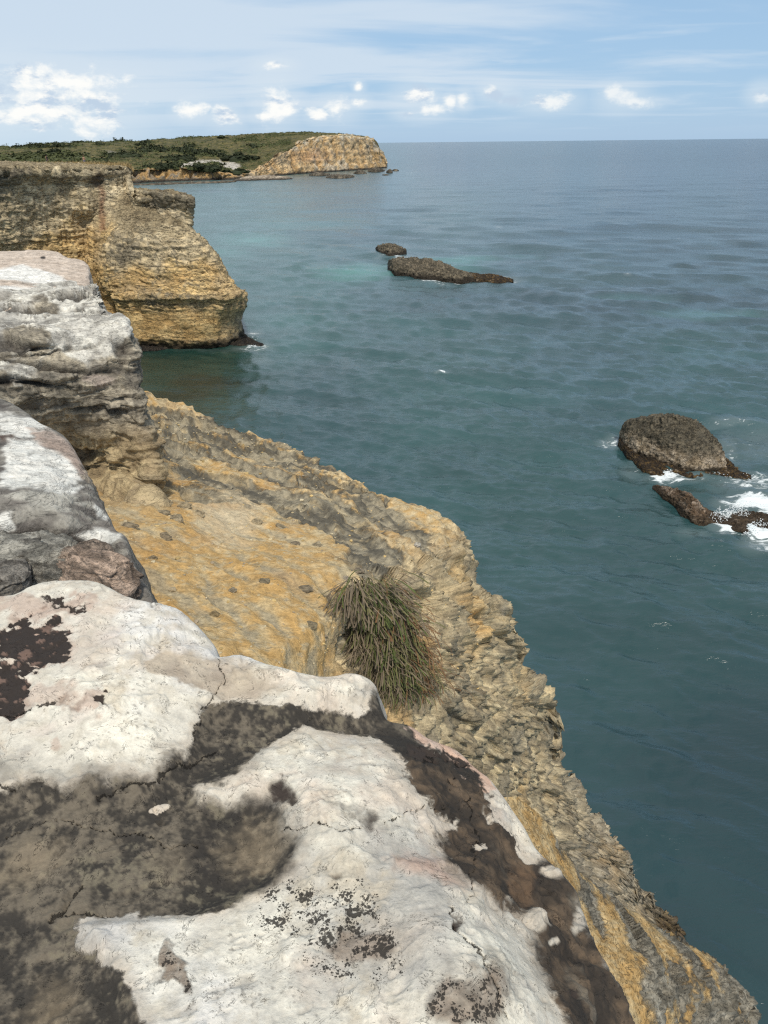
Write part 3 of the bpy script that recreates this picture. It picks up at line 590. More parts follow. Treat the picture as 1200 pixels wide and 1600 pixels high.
def build_front():
    outline = [(-400,905),(-150,915),(0,925),(50,908),(100,900),(150,903),(195,925),(235,940),(275,950),(310,975),(335,1003),(341,1020),(375,1018),(430,1035),(500,1050),(555,1046),(585,1062),(590,1085),
               (605,1118),(640,1128),(670,1148),(712,1165),(742,1192),(770,1215),(795,1250),(820,1285),(838,1318),(870,1352),(898,1380),(910,1412),(935,1480),(962,1530),(985,1575),(1010,1640),(1060,1760),(1080,1990),(-400,1990)]
    ctrl = [(-300,950,-1.50),(0,950,-1.52),(100,920,-1.50),(240,950,-1.54),(330,1010,-1.60),(150,1050,-1.50),(300,1060,-1.57),(400,1030,-1.60),(560,1060,-1.66),(590,1090,-1.70),(480,1085,-1.62),
            (350,1120,-1.615),(520,1125,-1.68),(640,1140,-1.76),(200,1150,-1.54),(0,1150,-1.52),(400,1170,-1.60),(500,1200,-1.58),(600,1200,-1.62),(700,1180,-1.80),(780,1240,-1.85),(700,1250,-1.73),(640,1250,-1.62),
            (0,1300,-1.57),(200,1300,-1.58),(400,1300,-1.575),(600,1350,-1.56),(700,1350,-1.62),(720,1330,-1.70),(830,1310,-1.90),(900,1385,-1.93),(820,1400,-1.86),(760,1400,-1.66),(745,1385,-1.62),
            (0,1500,-1.56),(200,1500,-1.53),(400,1450,-1.55),(600,1500,-1.53),(780,1470,-1.60),(840,1540,-1.64),(870,1520,-1.82),(920,1480,-1.96),(960,1550,-1.98),(890,1600,-1.70),(940,1620,-1.92),(800,1600,-1.56),
            (300,1650,-1.50),(0,1650,-1.52),(600,1700,-1.50),(900,1720,-1.66),(1010,1700,-1.98),(600,1950,-1.5),(0,1950,-1.5),(1000,1950,-1.9)]
    P, X, Y, sd, keep, s = ledge(outline, ctrl, (-130, 1130, 880, 1690), 1.9, .035, 1.35, .22)
    W = P*1.0; wn = lambda sc, sd_: fbm(W, sc, 5, sd_)
    a1, a2, a3, a4 = wn(3.0, 1), wn(3.0, 2), wn(11, 3), wn(11, 4); f1 = wn(40, 5); f2 = wn(90, 6)
    wx = X+44*a1+34*a3+9*f1; wy = Y+36*a2+30*a4+9*fbm(W, 40, 5, 7)
    feath = 3+24*sst(wn(1.6, 8), -.15, .3)
    def mask(poly, soft=8, wv=1.0):
        sd_ = poly_sd(X+(wx-X)*wv, Y+(wy-Y)*wv, poly)[0]; k = feath*soft/8; return sst(sd_+k*.5*(a3+f1), -k, k)
    stain_ = []
    def fieldp(poly, wv=1.0):
        sd_ = poly_sd(X+(wx-X)*wv, Y+(wy-Y)*wv, poly)[0]; stain_.append(sd_); return sst(sd_, -1.5, 1.5)
    D1 = fieldp([(-400,1240),(0,1232),(60,1218),(130,1215),(180,1205),(240,1205),(285,1165),(312,1125),(330,1095),(375,1096),(450,1098),(520,1108),(555,1122),(590,1075),(606,1115),(640,1130),(650,1170),(600,1158),(560,1150),(520,1140),(475,1128),(440,1150),(415,1172),(395,1195),(340,1212),(300,1228),(312,1246),(350,1246),(420,1235),(452,1262),(472,1300),(458,1338),(410,1378),(365,1388),(345,1415),(300,1425),(240,1420),(200,1432),(130,1432),(128,1470),(160,1490),(200,1535),(218,1575),(225,1640),(200,1760),(-400,1760)], .75)
    D1g = sst(poly_sd(X, Y, [(-400,1245),(60,1235),(240,1225),(300,1165),(335,1110),(520,1122),(600,1120),(620,1150),(560,1150),(475,1128),(410,1172),(300,1228),(312,1246),(420,1240),(472,1300),(410,1378),(300,1425),(128,1440),(160,1490),(225,1640),(200,1760),(-400,1760)])[0]+14*a1, -14, 18)
    Dr = fieldp([(628,1205),(650,1190),(700,1192),(735,1218),(748,1255),(760,1290),(795,1305),(815,1345),(850,1330),(880,1360),(905,1395),(935,1490),(1000,1600),(1080,1760),(930,1760),(885,1610),(858,1545),(828,1480),(800,1432),(762,1400),(738,1372),(700,1352),(678,1302),(712,1282),(650,1242)], .7)
    Dk = fieldp([(560,1120),(596,1090),(612,1118),(650,1160),(700,1180),(735,1200),(760,1235),(735,1215),(700,1205),(660,1208),(630,1195),(600,1168)], .6)
    Lc = np.maximum(mask([(430,1385),(520,1375),(560,1430),(600,1445),(642,1500),(650,1560),(610,1530),(560,1515),(500,1500),(470,1455)], 14), 0)
    Lb = sst(ell(wx, wy, 735, 1560, 75, 62)+.5*a3, .0, .45); Lb = np.maximum(Lb, sst(ell(wx, wy, 575, 1480, 65, 38)+.3*a3, .0, .4)); Lb = np.maximum(Lb, sst(ell(wx, wy, 285, 1520, 18, 42, -.5)+.4*a3, .0, .4)*.9)
    sp1 = spots(W, 115, .45, 3); sp2 = spots(W, 190, .30, 4); blackdots = np.clip(np.maximum(sp1, sp2*.8), 0, 1)*0
    greyv = np.maximum(sst(ell(wx, wy, 130, 1200, 260, 45)+.4*a3, 0, .7)*.6, 0)
    # clean white limestone crust, creamy patches
    white = lerp(C(.63, .59, .505), C(.78, .735, .62), sst(a1+.8*a3+.5*f1, -.35, .3)); white = lerp(white, C(.73, .64, .50), sst(wn(2.2, 9), .12, .5)*.40); white = lerp(white, C(.66, .52, .46), sst(wn(4.0, 19), .25, .55)*.30)
    white = lerp(white, C(.66, .655, .66), sst(wn(1.8, 10), .05, .45)*.55)
    vein = 1-np.abs(wn(7, 12))*9; white = lerp(white, C(.45, .36, .27), np.clip(vein, 0, 1)*sst(wn(3, 13), .0, .4)*.5)
    smudge = sst(wn(5.5, 15)+.35*a3, .30, .52); white = lerp(white, C(.24, .215, .19), smudge*.55*sst(Y, 1180, 1260))
    wv_ = fbm(np.stack([W[..., 0]*3+W[..., 1]*2, W[..., 1]*9-W[..., 0]*4, W[..., 2]*4], -1), 2.2, 6, 18)
    white = lerp(white, C(.36, .34, .31), sst(wv_+.4*a3, .14, .42)*.55); white = lerp(white, C(.12, .105, .09), sst(f2+.7*a3+.5*a1, .42, .62)*.6)
    white = lerp(white, C(.50, .45, .36), sst(fbm(W, 16, 5, 47), .0, .35)*.5); white = lerp(white, C(.36, .35, .33), sst(fbm(W, 2.1, 7, 49, .6), .02, .34)*.6*sst(Y, 1150, 1260)); white = lerp(white, C(.60, .47, .37), sst(fbm(W, 2.6, 7, 52, .6), .10, .34)*.42); white = lerp(white, C(.52, .44, .32), sst(fbm(W, 5.5, 7, 53, .6), .14, .36)*.5)
    col = white
    tan_ = mask([(222,1035),(265,1017),(330,1024),(400,1040),(440,1070),(400,1092),(350,1090),(315,1078),(270,1058)], 10, .6); col = lerp(col, lerp(C(.34, .27, .20), C(.47, .39, .29), sst(a3, -.3, .3)), tan_*.85)
    for (cx, cy, rx, ry, k) in ((100,945,60,14,.8),(150,1100,26,20,.8),(75,1162,16,9,.7),(80,1085,60,26,.7),(20,935,60,22,.8),(560,1345,20,12,.0),(140,1000,60,60,.35)):
        if k: col = lerp(col, lerp(C(.46, .34, .27), C(.25, .16, .12), sst(a3+.8*f1, .05, .35)), sst(ell(wx, wy, cx, cy, rx, ry)+.3*a3, -.1, .4)*k*.85)
    P1 = mask([(598,1116),(640,1124),(700,1158),(745,1188),(772,1225),(745,1232),(715,1212),(690,1178),(650,1160),(618,1148)], 5, .5); col = lerp(col, lerp(C(.60, .38, .27), C(.66, .49, .39), sst(a3, -.2, .4)), P1*.9)
    P2 = mask([(608,1332),(650,1332),(695,1340),(725,1372),(690,1376),(655,1362),(620,1352)], 6, .6); col = lerp(col, C(.46, .30, .225), P2*.8)
    col = lerp(col, C(.62, .51, .40), sst(ell(wx, wy, 620, 1470, 90, 60), 0, .7)*.35)
    dirt = lerp(C(.040, .035, .029), C(.155, .130, .097), sst(a3+.9*f1+.8*a1+.5*f2, -.30, .45)); dirt = lerp(dirt, C(.19, .165, .115), sst(wn(6, 17)+.8*f1+.5*f2, .16, .5)*.65)
    for (cx, cy, rx, ry, k) in ((385,1300,62,34,.95),(60,1345,62,38,.7),(70,1545,50,42,.75),(270,1330,40,26,.3)):
        dirt = lerp(dirt, C(.215, .17, .115)*(1+.5*a3+.5*f1)[..., None], sst(ell(wx, wy, cx, cy, rx*1.45, ry*1.45, -.4)+.3*f1, 0, .9)*k*.85)
    rim_ = sst(ell(wx, wy, 395, 1300, 100, 62, -.25), -.12, .0)*(1-sst(ell(wx, wy, 395, 1300, 100, 62, -.25), .1, .35)); dirt = lerp(dirt, C(.030, .026, .023), rim_*.6)
    grey = lerp(C(.26, .245, .215), C(.14, .125, .10), sst(a3+.5*f1, -.2, .4)); col = lerp(col, grey, greyv*sst(Y+30*a3, 1175, 1215))
    dcol = dirt
    brown = lerp(C(.040, .032, .025), C(.13, .092, .060), sst(wn(9, 20)+.4*f1, -.25, .4)); brown = lerp(brown, C(.27, .235, .18), sst(wn(5, 22), .12, .45)*.55); brown = lerp(brown, C(.24, .145, .08), sst(ell(wx, wy, 812, 1390, 22, 45), -.2, .5)*.4)
    brown = lerp(brown, C(.025, .022, .02), sst(ell(wx, wy, 838, 1355, 26, 40), -.1, .5)*.7)
    dcol = lerp(dcol, brown, sst(stain_[1]-stain_[0], -14, 14)); dcol = lerp(dcol, C(.030, .026, .022), sst(stain_[2]-np.maximum(stain_[0], stain_[1]), -10, 8)*.9)
    msk = np.maximum.reduce(stain_)/16.0
    wp = mask([(742,1238),(790,1248),(820,1275),(842,1318),(835,1338),(795,1312),(765,1285)], 6, .5); msk = np.minimum(msk, lerp(np.full(X.shape+(1,), 9.), np.full((1,), -.8), wp)[..., 0])
    for (cx, cy, rx, ry) in ((862,1368,20,14),(826,1447,21,17),(857,1478,7,5),(748,1322,9,6),(905,1440,12,26)):
        msk = np.minimum(msk, -ell(X+16*a3+8*f1, Y+16*a4, cx, cy, rx, ry, .4)*2.4+.35)
    dcol = lerp(dcol, lerp(C(.11, .08, .058), C(.26, .20, .15), sst(a3+f1, -.3, .3)), Lb*sst(-msk, .3, .8)); msk = np.maximum(msk, Lb*1.1-.62)
    spk = np.clip(Lc*.8+Lb*1.0+.75*sst(ell(wx, wy, 490, 1415, 130, 75)+.4*a3, -.05, .5)+.5*sst(ell(wx, wy, 540, 1475, 130, 70), 0, .5)+.22*sst(wn(2.0, 60)+.4*a3, .12, .4), 0, 1.15)*(1-D1)
    # pitted hollow at the left, small holes
    pit = sst(np.maximum(ell(wx, wy, 40, 1000, 72, 52, .2), ell(wx, wy, 5, 1075, 45, 50))+.5*a3, -.05, .4); pits = sst(fbm(W, 22, 4, 33, ridge=True), .05, .45)
    dcol = lerp(dcol, lerp(C(.17, .11, .085), C(.035, .027, .023), sst(pits, .0, .5)), sst(ell(X, Y, 40, 1035, 130, 110), 0, .2)); msk = np.maximum(msk, pit*1.25-1.02+2.2*(fbm(np.stack([W[..., 0]+.6*W[..., 1], W[..., 1]*2.2, W[..., 2]], -1), 17, 6, 33, ridge=True)-.05)*pit); col = lerp(col, C(.44, .30, .23), pit*.85)
    pb = sst(ell(wx, wy, 110, 1075, 75, 35)+.5*a3, .1, .6)*sst(fbm(W, 20, 3, 34), .12, .3); col = lerp(col, C(.22, .14, .10), pb*.5)
    sm = np.zeros_like(X)
    for (cx, cy, rx, ry, k) in ((440,1236,24,17,1),(245,1270,12,6,.9),(575,1282,18,16,.75),(518,1362,18,9,.7),(716,1440,8,7,.9),(100,942,36,6,.8),(160,1100,12,7,.8),(690,1183,45,10,.9),(385,1268,12,10,.3),(545,1262,30,12,.4),(895,1555,16,10,.7),(660,1182,34,9,.8),(104,1400,7,22,.6)):
        sm = np.maximum(sm, sst(ell(X+34*a3+12*f1, Y+30*a4+10*f1, cx, cy, rx*1.15, ry, .25), -.25, .75)*k)
    dcol = lerp(dcol, C(.045, .034, .028), sst(sm, .1, .5)*(1-D1)); msk = np.maximum(msk, sm*1.5-.75)
    nub = sst(ell(X+6*a3, Y+4*a4, 248, 1256, 22, 7, -.25), 0, .35); msk = np.minimum(msk, 1.0-nub*2.2+1e3*(nub < .02))
    # cracks
    def crack(pts, w=1.6):
        w = w*.62; best = np.full(X.shape, 1e9); xx = X+22*a3+9*f1; yy = Y+22*a4+6*f2
        for (a_, b) in zip(pts[:-1], pts[1:]):
            d = np.array(b, float)-a_; t = np.clip(((xx-a_[0])*d[0]+(yy-a_[1])*d[1])/(d@d), 0, 1); best = np.minimum(best, np.hypot(xx-a_[0]-t*d[0], yy-a_[1]-t*d[1]))
        return best/w
    ckd = np.minimum.reduce([crack([(150,1235),(230,1220),(290,1190),(335,1165)], 2.2), crack([(75,1432),(105,1405),(122,1382)], 3.2), crack([(95,1420),(130,1415),(175,1428)], 2.), crack([(-50,1115),(60,1105),(95,1095)], 2.), crack([(450,1290),(520,1300),(560,1285)], 1.2),
                            crack([(660,1188),(700,1185),(730,1196),(760,1190)], 2.0), crack([(598,1290),(640,1268),(700,1262)], 1.0), crack([(0,1215),(22,1235)], 2), crack([(0,1300),(70,1275),(170,1290),(300,1320)], 1.1), crack([(700,1215),(735,1260),(745,1330),(735,1400)], 1.4), crack([(338,1022),(345,1060),(330,1100),(300,1150)], 1.6), crack([(700,1420),(755,1510),(800,1590)], 1.2)])
    ck = 1-sst(ckd, .3, 2.2)
    h = .020*a1+.0045*a3+.0022*f1+.0009*f2*(1+D1)+.0025*fbm(W, 16, 4, 48, ridge=True)*(1-D1)-.005*sst(wv_+.4*a3, .14, .42)-.024*D1g
    h += -.010*pit-.004*pit*pits-.012*sm-.007*ck-.004*pb+.010*nub+.0022*blackdots*np.clip(Lc, 0, 1)
    h += Dr*(.020*wn(8, 44)+.012*fbm(W, 16, 3, 46, ridge=True))+.010*sst(wn(7, 45), .1, .3)*(1-D1)
    for (cx, cy, rx, ry, k) in ((385,1300,80,50,-.015),(60,1345,80,50,-.012),(260,975,90,50,.03),(500,1070,90,22,.018),(826,1447,20,16,.02),(862,1368,22,15,.012),(640,1345,60,18,.010),(790,1330,30,60,-.02)): h += k*np.clip(ell(wx, wy, cx, cy, rx, ry), 0, 1)
    h = h*(.15+.85*sst(sd, -1, 12)); N = blur(grid_normals(P), 8); N = N*np.sign(N[..., 2].mean()); side = np.clip(s/.5, 0, 1)
    h = h+side*(.05*fbm(W, 4, 4, 50)+.03*layered(W[..., 2]/.09+a1, 5)-.015)
    ring = sst(np.maximum.reduce(stain_)/16.0+1.2*a3+.8*f1+1.2*a1, -2.0, .0)*(1-.5*pit)*(1-.8*P1); col = lerp(col, lerp(C(.50, .42, .33), C(.30, .27, .23), sst(a1+.7*a3, -.15, .3)), ring*.62)
    P2 = P+N*h[..., None]; soft = .16+.60*sst(wn(1.6, 8), -.10, .3)*(1-.6*Dr)+.75*sst(ell(X, Y, 735, 1560, 110, 95), 0, .35)+.6*sst(ell(X, Y, 575, 1480, 95, 65), 0, .35)+.5*sst(ell(X, Y, 285, 1520, 50, 80), 0, .3)+.5*sst(ell(X, Y, 460, 1330, 120, 90), 0, .4)+.4*sst(ell(X, Y, 560, 1300, 90, 90), 0, .3)+.5*sst(ell(X, Y, 862, 1435, 60, 120), 0, .3)
    rgt = sst(X, 900, 960)
    tag(link_grid('rock_ledge', P2, col.reshape(-1, 3), M_near, cull=keep, extra={'Col2': dcol.reshape(-1, 3), 'msk': msk, 'soft': soft, 'spk': spk, 'crk': np.minimum(ckd, 12)}), kind='structure')
build_front()

def slab_c():
    outline = [(-300,560),(-100,590),(0,617),(30,632),(62,655),(100,676),(118,700),(130,722),(142,748),(150,765),(165,790),(178,818),(195,830),(203,858),(213,882),(232,915),(243,945),(250,990),(100,1040),(-300,1040)]
    ctrl = [(-200,620,-1.75),(0,640,-1.74),(100,690,-1.78),(140,750,-1.80),(60,720,-1.72),(0,740,-1.68),(60,800,-1.76),(160,800,-1.88),(0,830,-1.80),(100,830,-1.84),(190,850,-1.92),(150,870,-2.0),(0,880,-2.02),(80,870,-2.04),(225,920,-1.98),(100,950,-2.1),(-200,850,-1.8),(-200,980,-2.0),(200,980,-2.05)]
    P, X, Y, sd, keep, s = ledge(outline, ctrl, (-150, 300, 570, 1000), 1.9, .06, 1.3, .2)
    W = P; a1, a2, a3 = fbm(W, 1.8, 5, 61), fbm(W, 1.8, 5, 62), fbm(W, 9, 5, 63); dg = np.stack([W[..., 0]*1.2+W[..., 1]*.6, W[..., 1]*6-W[..., 0]*3, W[..., 2]*5], -1); stv = fbm(dg, 2.0, 5, 64)
    wx = X+22*a1+8*a3+14*stv; wy = Y+16*a2+8*a3+8*stv
    grey = lerp(C(.15, .135, .12), C(.30, .28, .24), sst(stv+.5*a3, -.2, .35)); grey = lerp(grey, C(.075, .065, .058), sst(fbm(dg, 1.3, 5, 65), .08, .35)*.7); white = lerp(C(.66, .65, .60), C(.77, .74, .67), sst(a3, -.2, .3))
    col = grey
    wm = np.zeros_like(X)
    for poly in ([(0,640),(70,655),(100,690),(60,680),(0,672)], [(0,668),(48,672),(50,682),(0,680)], [(10,690),(60,688),(100,712),(130,755),(110,770),(40,765),(0,760),(8,720)], [(150,790),(165,800),(160,806),(145,800)], [(115,835),(150,820),(185,825),(190,845),(140,850)], [(20,845),(60,838),(90,850),(40,858)], [(0,810),(25,805),(25,825),(5,830)]):
        wm = np.maximum(wm, sst(poly_sd(wx, wy, poly)[0], -5, 4))
    col = lerp(col, C(.48, .46, .40), sst(ell(wx, wy, 80, 780, 70, 18)+.8*stv, 0, .6)*.7); col = lerp(col, white, wm)
    pk = sst(poly_sd(wx, wy, [(48,668),(85,672),(118,700),(140,745),(128,750),(95,710),(50,690)])[0], -4, 5); col = lerp(col, C(.38, .29, .235), pk*.85)
    brn = sst(poly_sd(wx, wy, [(0,680),(30,684),(15,692),(0,692)])[0], -3, 4); col = lerp(col, C(.11, .075, .06), brn)
    rubb = sst(ell(wx, wy, 138, 735, 18, 22), 0, .4); wv = worley(W*22, 9); col = lerp(col, lerp(C(.10, .08, .06), C(.50, .42, .32), wv[1]), rubb*.9)
    crk = np.clip(1-np.abs(fbm(W, 1.3, 4, 66))*60, 0, 1)*sst(fbm(W, 1.9, 2, 67), .05, .3); col = lerp(col, C(.04, .035, .03), crk*.6)
    lay = layered((W[..., 2]*9-W[..., 0]*2.6+W[..., 1]*3.0)+a1*1.3, 7, .6)
    gr = groove((W[..., 2]*9-W[..., 0]*2.6+W[..., 1]*3.0)*.8+a1*1.3+.3*a3, 5); gr = gr*sst(fbm(W, 2.5, 3, 68), -.05, .25); col = lerp(col, C(.05, .045, .04), gr*.5)
    h = .045*a1+.012*a3+.006*(lay-.5)+.008*stv-.006*gr-.010*crk; h = h*(.2+.8*sst(sd, -1, 10))+rubb*.02*wv[0]
    N = blur(grid_normals(P), 4); N = N*np.sign(N[..., 2].mean()); side = np.clip(s/.25, 0, 1); h = h+side*.06*fbm(W, 5, 4, 70)
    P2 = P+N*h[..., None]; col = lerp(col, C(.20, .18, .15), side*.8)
    o = link_grid('limestone_slab', P2, col.reshape(-1, 3), M_mid, cull=keep)
    tag(o, 'grey and white streaked limestone slab with a pinkish rim just behind the big front ledge', 'rock slab')
slab_c()

def build_block_b():
    R = [[(-160,430,13.5),(0,425,13.3),(60,428,13.0),(110,432,12.8),(148,440,12.6)]]
    def z(px, py, d): return PZ(np.array(px, float), np.array(py, float), d)
    def y(px, py, Y): return PY(np.array(px, float), np.array(py, float), Y)
    rows = [
     [z(-160,440,-2.3),z(0,438,-2.3),z(60,438,-2.3),z(110,440,-2.3),z(146,446,-2.3)],
     [z(-160,462,-1.98),z(0,458,-1.98),z(60,456,-1.98),z(115,452,-1.95),z(152,456,-1.95)],
     [z(-160,486,-2.05),z(0,480,-2.08),z(60,478,-2.06),z(120,474,-1.98),z(155,474,-1.98)],
     [z(-160,508,-1.95),z(0,500,-1.93),z(60,500,-2.06),z(120,492,-2.06),z(160,494,-2.02)],
     [z(-160,528,-1.90),z(0,516,-1.90),z(60,512,-1.90),z(130,500,-1.90),z(188,502,-1.92)],
     [z(-160,550,-1.92),z(0,540,-1.93),z(60,532,-1.90),z(140,518,-1.93),z(201,516,-1.97)],
     [y(-160,590,7.4),y(0,566,7.7),y(70,560,8.0),y(150,548,8.3),y(207,540,8.7)],
     [y(-160,620,7.2),y(0,596,7.5),y(70,588,7.75),y(150,585,8.1),y(212,574,8.6)],
     [y(-160,650,7.2),y(0,626,7.5),y(75,620,7.75),y(150,622,8.0),y(224,608,8.5)],
     [y(-160,690,7.4),y(0,652,7.7),y(80,655,7.95),y(150,658,8.1),y(229,650,8.5)],
     [y(-160,720,8.0),y(10,680,8.3),y(90,682,8.4),y(160,688,8.5),y(233,690,8.4)],
     [y(-160,760,8.3),y(15,720,8.6),y(100,725,8.7),y(175,728,8.5),y(239,722,8.3)],
     [y(-160,800,8.2),y(20,770,8.4),y(110,770,8.4),y(180,762,8.1),y(241,748,8.2)],
     [y(-160,870,8.0),y(20,850,8.0),y(110,840,7.7),y(180,820,7.6),y(236,790,7.7)]]
    rr = []
    for k, r in enumerate(rows):
        E = r[-1]; hd = np.array([E[0], E[1], 0]); hd /= np.linalg.norm(hd); side = np.array([hd[1], -hd[0], 0])
        rr.append(np.array(r[:-1]+[E-side*.06-hd*.25, E, E-side*.05+hd*.6+np.array([0,0,-.05]), E-side*.3+hd*2.2+np.array([0,0,-.3])]))
    l_ = rr[-1].copy(); l_[:, 2] -= 1.6; l_[:, 1] += .5; rr.append(l_)
    P = loft(rr, 310, 350); N = blur(grid_normals(P), 4); N = N*np.sign((N*(CAMP-P)).sum(-1).mean()); px, py, dep = PROJ(P)
    W = P+.12*np.stack([fbm(P, 1.4, 3, 81), fbm(P, 1.4, 3, 82), fbm(P, 1.4, 3, 83)], -1)
    a1, a3 = fbm(P, 1.1, 5, 84), fbm(P, 7, 5, 85); bd = W[..., 2]+.10*W[..., 0]-.05*W[..., 1]
    l1 = layered(bd/.17+.5*a1, 8, .55); l2 = layered(bd/.055+.8*a1, 9, .5); fr = bed_frame((.1, .1, 1)); c1 = worley(aniso(W, fr, .45, .45, .14), 8); c2 = worley(aniso(W, fr, .15, .15, .05), 9)
    top = sst(N[..., 2], .35, .75); yb = Y = py
    lowf = sst(py+20*a1, 640, 690)
    h = .14*a1+.022*a3+(1-top*.65)*(.12*(l1-.5)+.055*(l2-.5))*(1-.5*lowf)+(1-.7*top)*(.06*c1[0]+.05*(c1[1]-.5)+.02*c2[0]*(1-.5*lowf))+.05*fbm(aniso(W, fr, .7, .7, .25), 1.0, 6, 86, ridge=True)
    gr = np.maximum(groove(bd/.26+.9*a1+.35*a3, 3, .08), groove(bd/.11+1.2*a1+.5*a3, 4, .09)*.7)*(1-.6*lowf)*sst(fbm(P, 1.3, 3, 87), -.25, .1); h -= .06*gr
    h += lowf*(.16*fbm(P, 1.6, 3, 88, ridge=True))
    P2 = P+N*h[..., None]
    wx = px+14*a1+8*a3; wy = py+12*a1+6*a3
    a5 = fbm(P, 24, 4, 94); face = lerp(C(.17, .148, .115), C(.46, .40, .30), sst(l2*.45+c2[1]*.3+.7*a3+.6*a5, .0, .8)); face = lerp(face, GRD*1.2, sst(fbm(P, 2.4, 4, 90), .10, .4)*.6*(1-lowf))
    low = lerp(C(.30, .225, .13), C(.50, .39, .225), sst(a3+a1+.6*a5, -.35, .4)); low = lerp(low, C(.28, .23, .165), sst(fbm(P, 3, 4, 91), .0, .4)*.6)
    white = lerp(C(.50, .475, .42), C(.70, .665, .58), sst(a3+.5*a5, -.3, .3)); white = lerp(white, C(.24, .22, .19), sst(fbm(P, 3.2, 6, 92), .0, .3)*.75)
    tm = sst(field([(100,450,1),(0,470,.9),(120,475,1),(60,500,.6),(0,520,1),(150,505,1),(190,510,.9),(100,520,.5),(60,545,-.1),(120,545,.25),(200,540,-.2),(0,560,.0),(100,580,-.7),(70,490,-.3),(30,530,-.1),(200,590,-.8),(0,620,-.5),(100,640,-1),(200,680,-1),(30,590,.2)], wx, wy, 3)[..., 0]+.5*a3+.35*(l2-.5), -.02, .3)
    col = lerp(face, low, lowf); col = lerp(col, white, tm)
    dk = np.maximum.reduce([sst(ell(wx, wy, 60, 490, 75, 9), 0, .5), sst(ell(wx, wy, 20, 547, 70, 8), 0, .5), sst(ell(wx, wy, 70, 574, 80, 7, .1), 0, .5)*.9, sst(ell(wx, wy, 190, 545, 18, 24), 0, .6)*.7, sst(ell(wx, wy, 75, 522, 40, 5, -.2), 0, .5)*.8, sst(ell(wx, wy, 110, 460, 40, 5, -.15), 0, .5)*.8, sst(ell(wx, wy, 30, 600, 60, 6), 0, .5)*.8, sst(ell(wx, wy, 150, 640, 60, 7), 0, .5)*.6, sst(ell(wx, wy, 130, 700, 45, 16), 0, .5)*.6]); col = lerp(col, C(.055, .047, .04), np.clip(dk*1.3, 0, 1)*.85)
    col = lerp(col, C(.36, .29, .25), sst(ell(wx, wy, 150, 590, 30, 14), 0, .5)*.6); col = lerp(col, C(.055, .048, .04), gr*.8); col = lerp(col, C(.10, .09, .078), sst(fbm(aniso(W, fr, 1.2, 1.2, .16), 1.0, 5, 93), .10, .35)*.6*(1-lowf))
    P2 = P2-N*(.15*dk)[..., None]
    o = link_grid('limestone_block', P2, col.reshape(-1, 3), M_mid)
    tag(o, 'white topped limestone block with crumbling layered face standing above the ochre slope', 'rock outcrop')
build_block_b()

def slab_a():
    outline = [(-300,385),(0,388),(45,386),(88,389),(104,398),(132,404),(141,418),(140,440),(152,452),(150,475),(60,490),(-300,490)]
    ctrl = [(-200,395,-1.9),(0,392,-1.86),(88,392,-1.88),(135,410,-2.0),(60,420,-1.95),(0,440,-1.93),(140,445,-2.06),(60,465,-2.1),(-200,470,-2.1),(150,470,-2.2)]
    P, X, Y, sd, keep, s = ledge(outline, ctrl, (-200, 190, 366, 492), 1.2, .10, 2.2, .12)
    W = P; a1, a3 = fbm(W, .8, 5, 101), fbm(W, 5, 5, 102); wx = X+12*a1+5*a3; wy = Y+5*a1+3*a3
    pink = lerp(C(.50, .41, .33), C(.62, .52, .43), sst(a3+.5*a1, -.3, .4)); white = C(.74, .72, .67)+.04*a3[..., None]
    col = pink
    wm = np.maximum.reduce([sst(poly_sd(wx, wy, [(-200,418),(0,418),(40,415),(115,438),(110,447),(50,440),(0,436),(-200,440)])[0], -2, 3), sst(poly_sd(wx, wy, [(-200,448),(0,446),(60,452),(60,462),(0,470),(-200,470)])[0], -2, 3)])
    col = lerp(col, white, wm); ck = np.clip(1-np.abs(wy-442-.04*(wx-60))/2.2, 0, 1)*sst(-np.abs(X-60), -70, -50); col = lerp(col, C(.07, .06, .05), ck*.8)
    col = lerp(col, C(.05, .04, .035), sst(ell(X, Y, 67, 402, 5, 2.4), -.1, .4))
    lay = layered(W[..., 2]*6+a1*2, 11, .6); h = .06*a1+.02*a3+.03*(lay-.5)-.05*ck
    N = blur(grid_normals(P), 3); N = N*np.sign(N[..., 2].mean()); side = np.clip(s/.3, 0, 1); h = h+side*(.10*fbm(W, 3, 4, 105)+.12*(layered(W[..., 2]/.14, 12)-.5))
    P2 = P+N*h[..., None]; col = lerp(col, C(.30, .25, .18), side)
    o = link_grid('limestone_slab', P2, col.reshape(-1, 3), M_mid, cull=keep)
    tag(o, 'flat pinkish tan limestone slab farthest along the near cliff edge', 'rock slab')
slab_a()

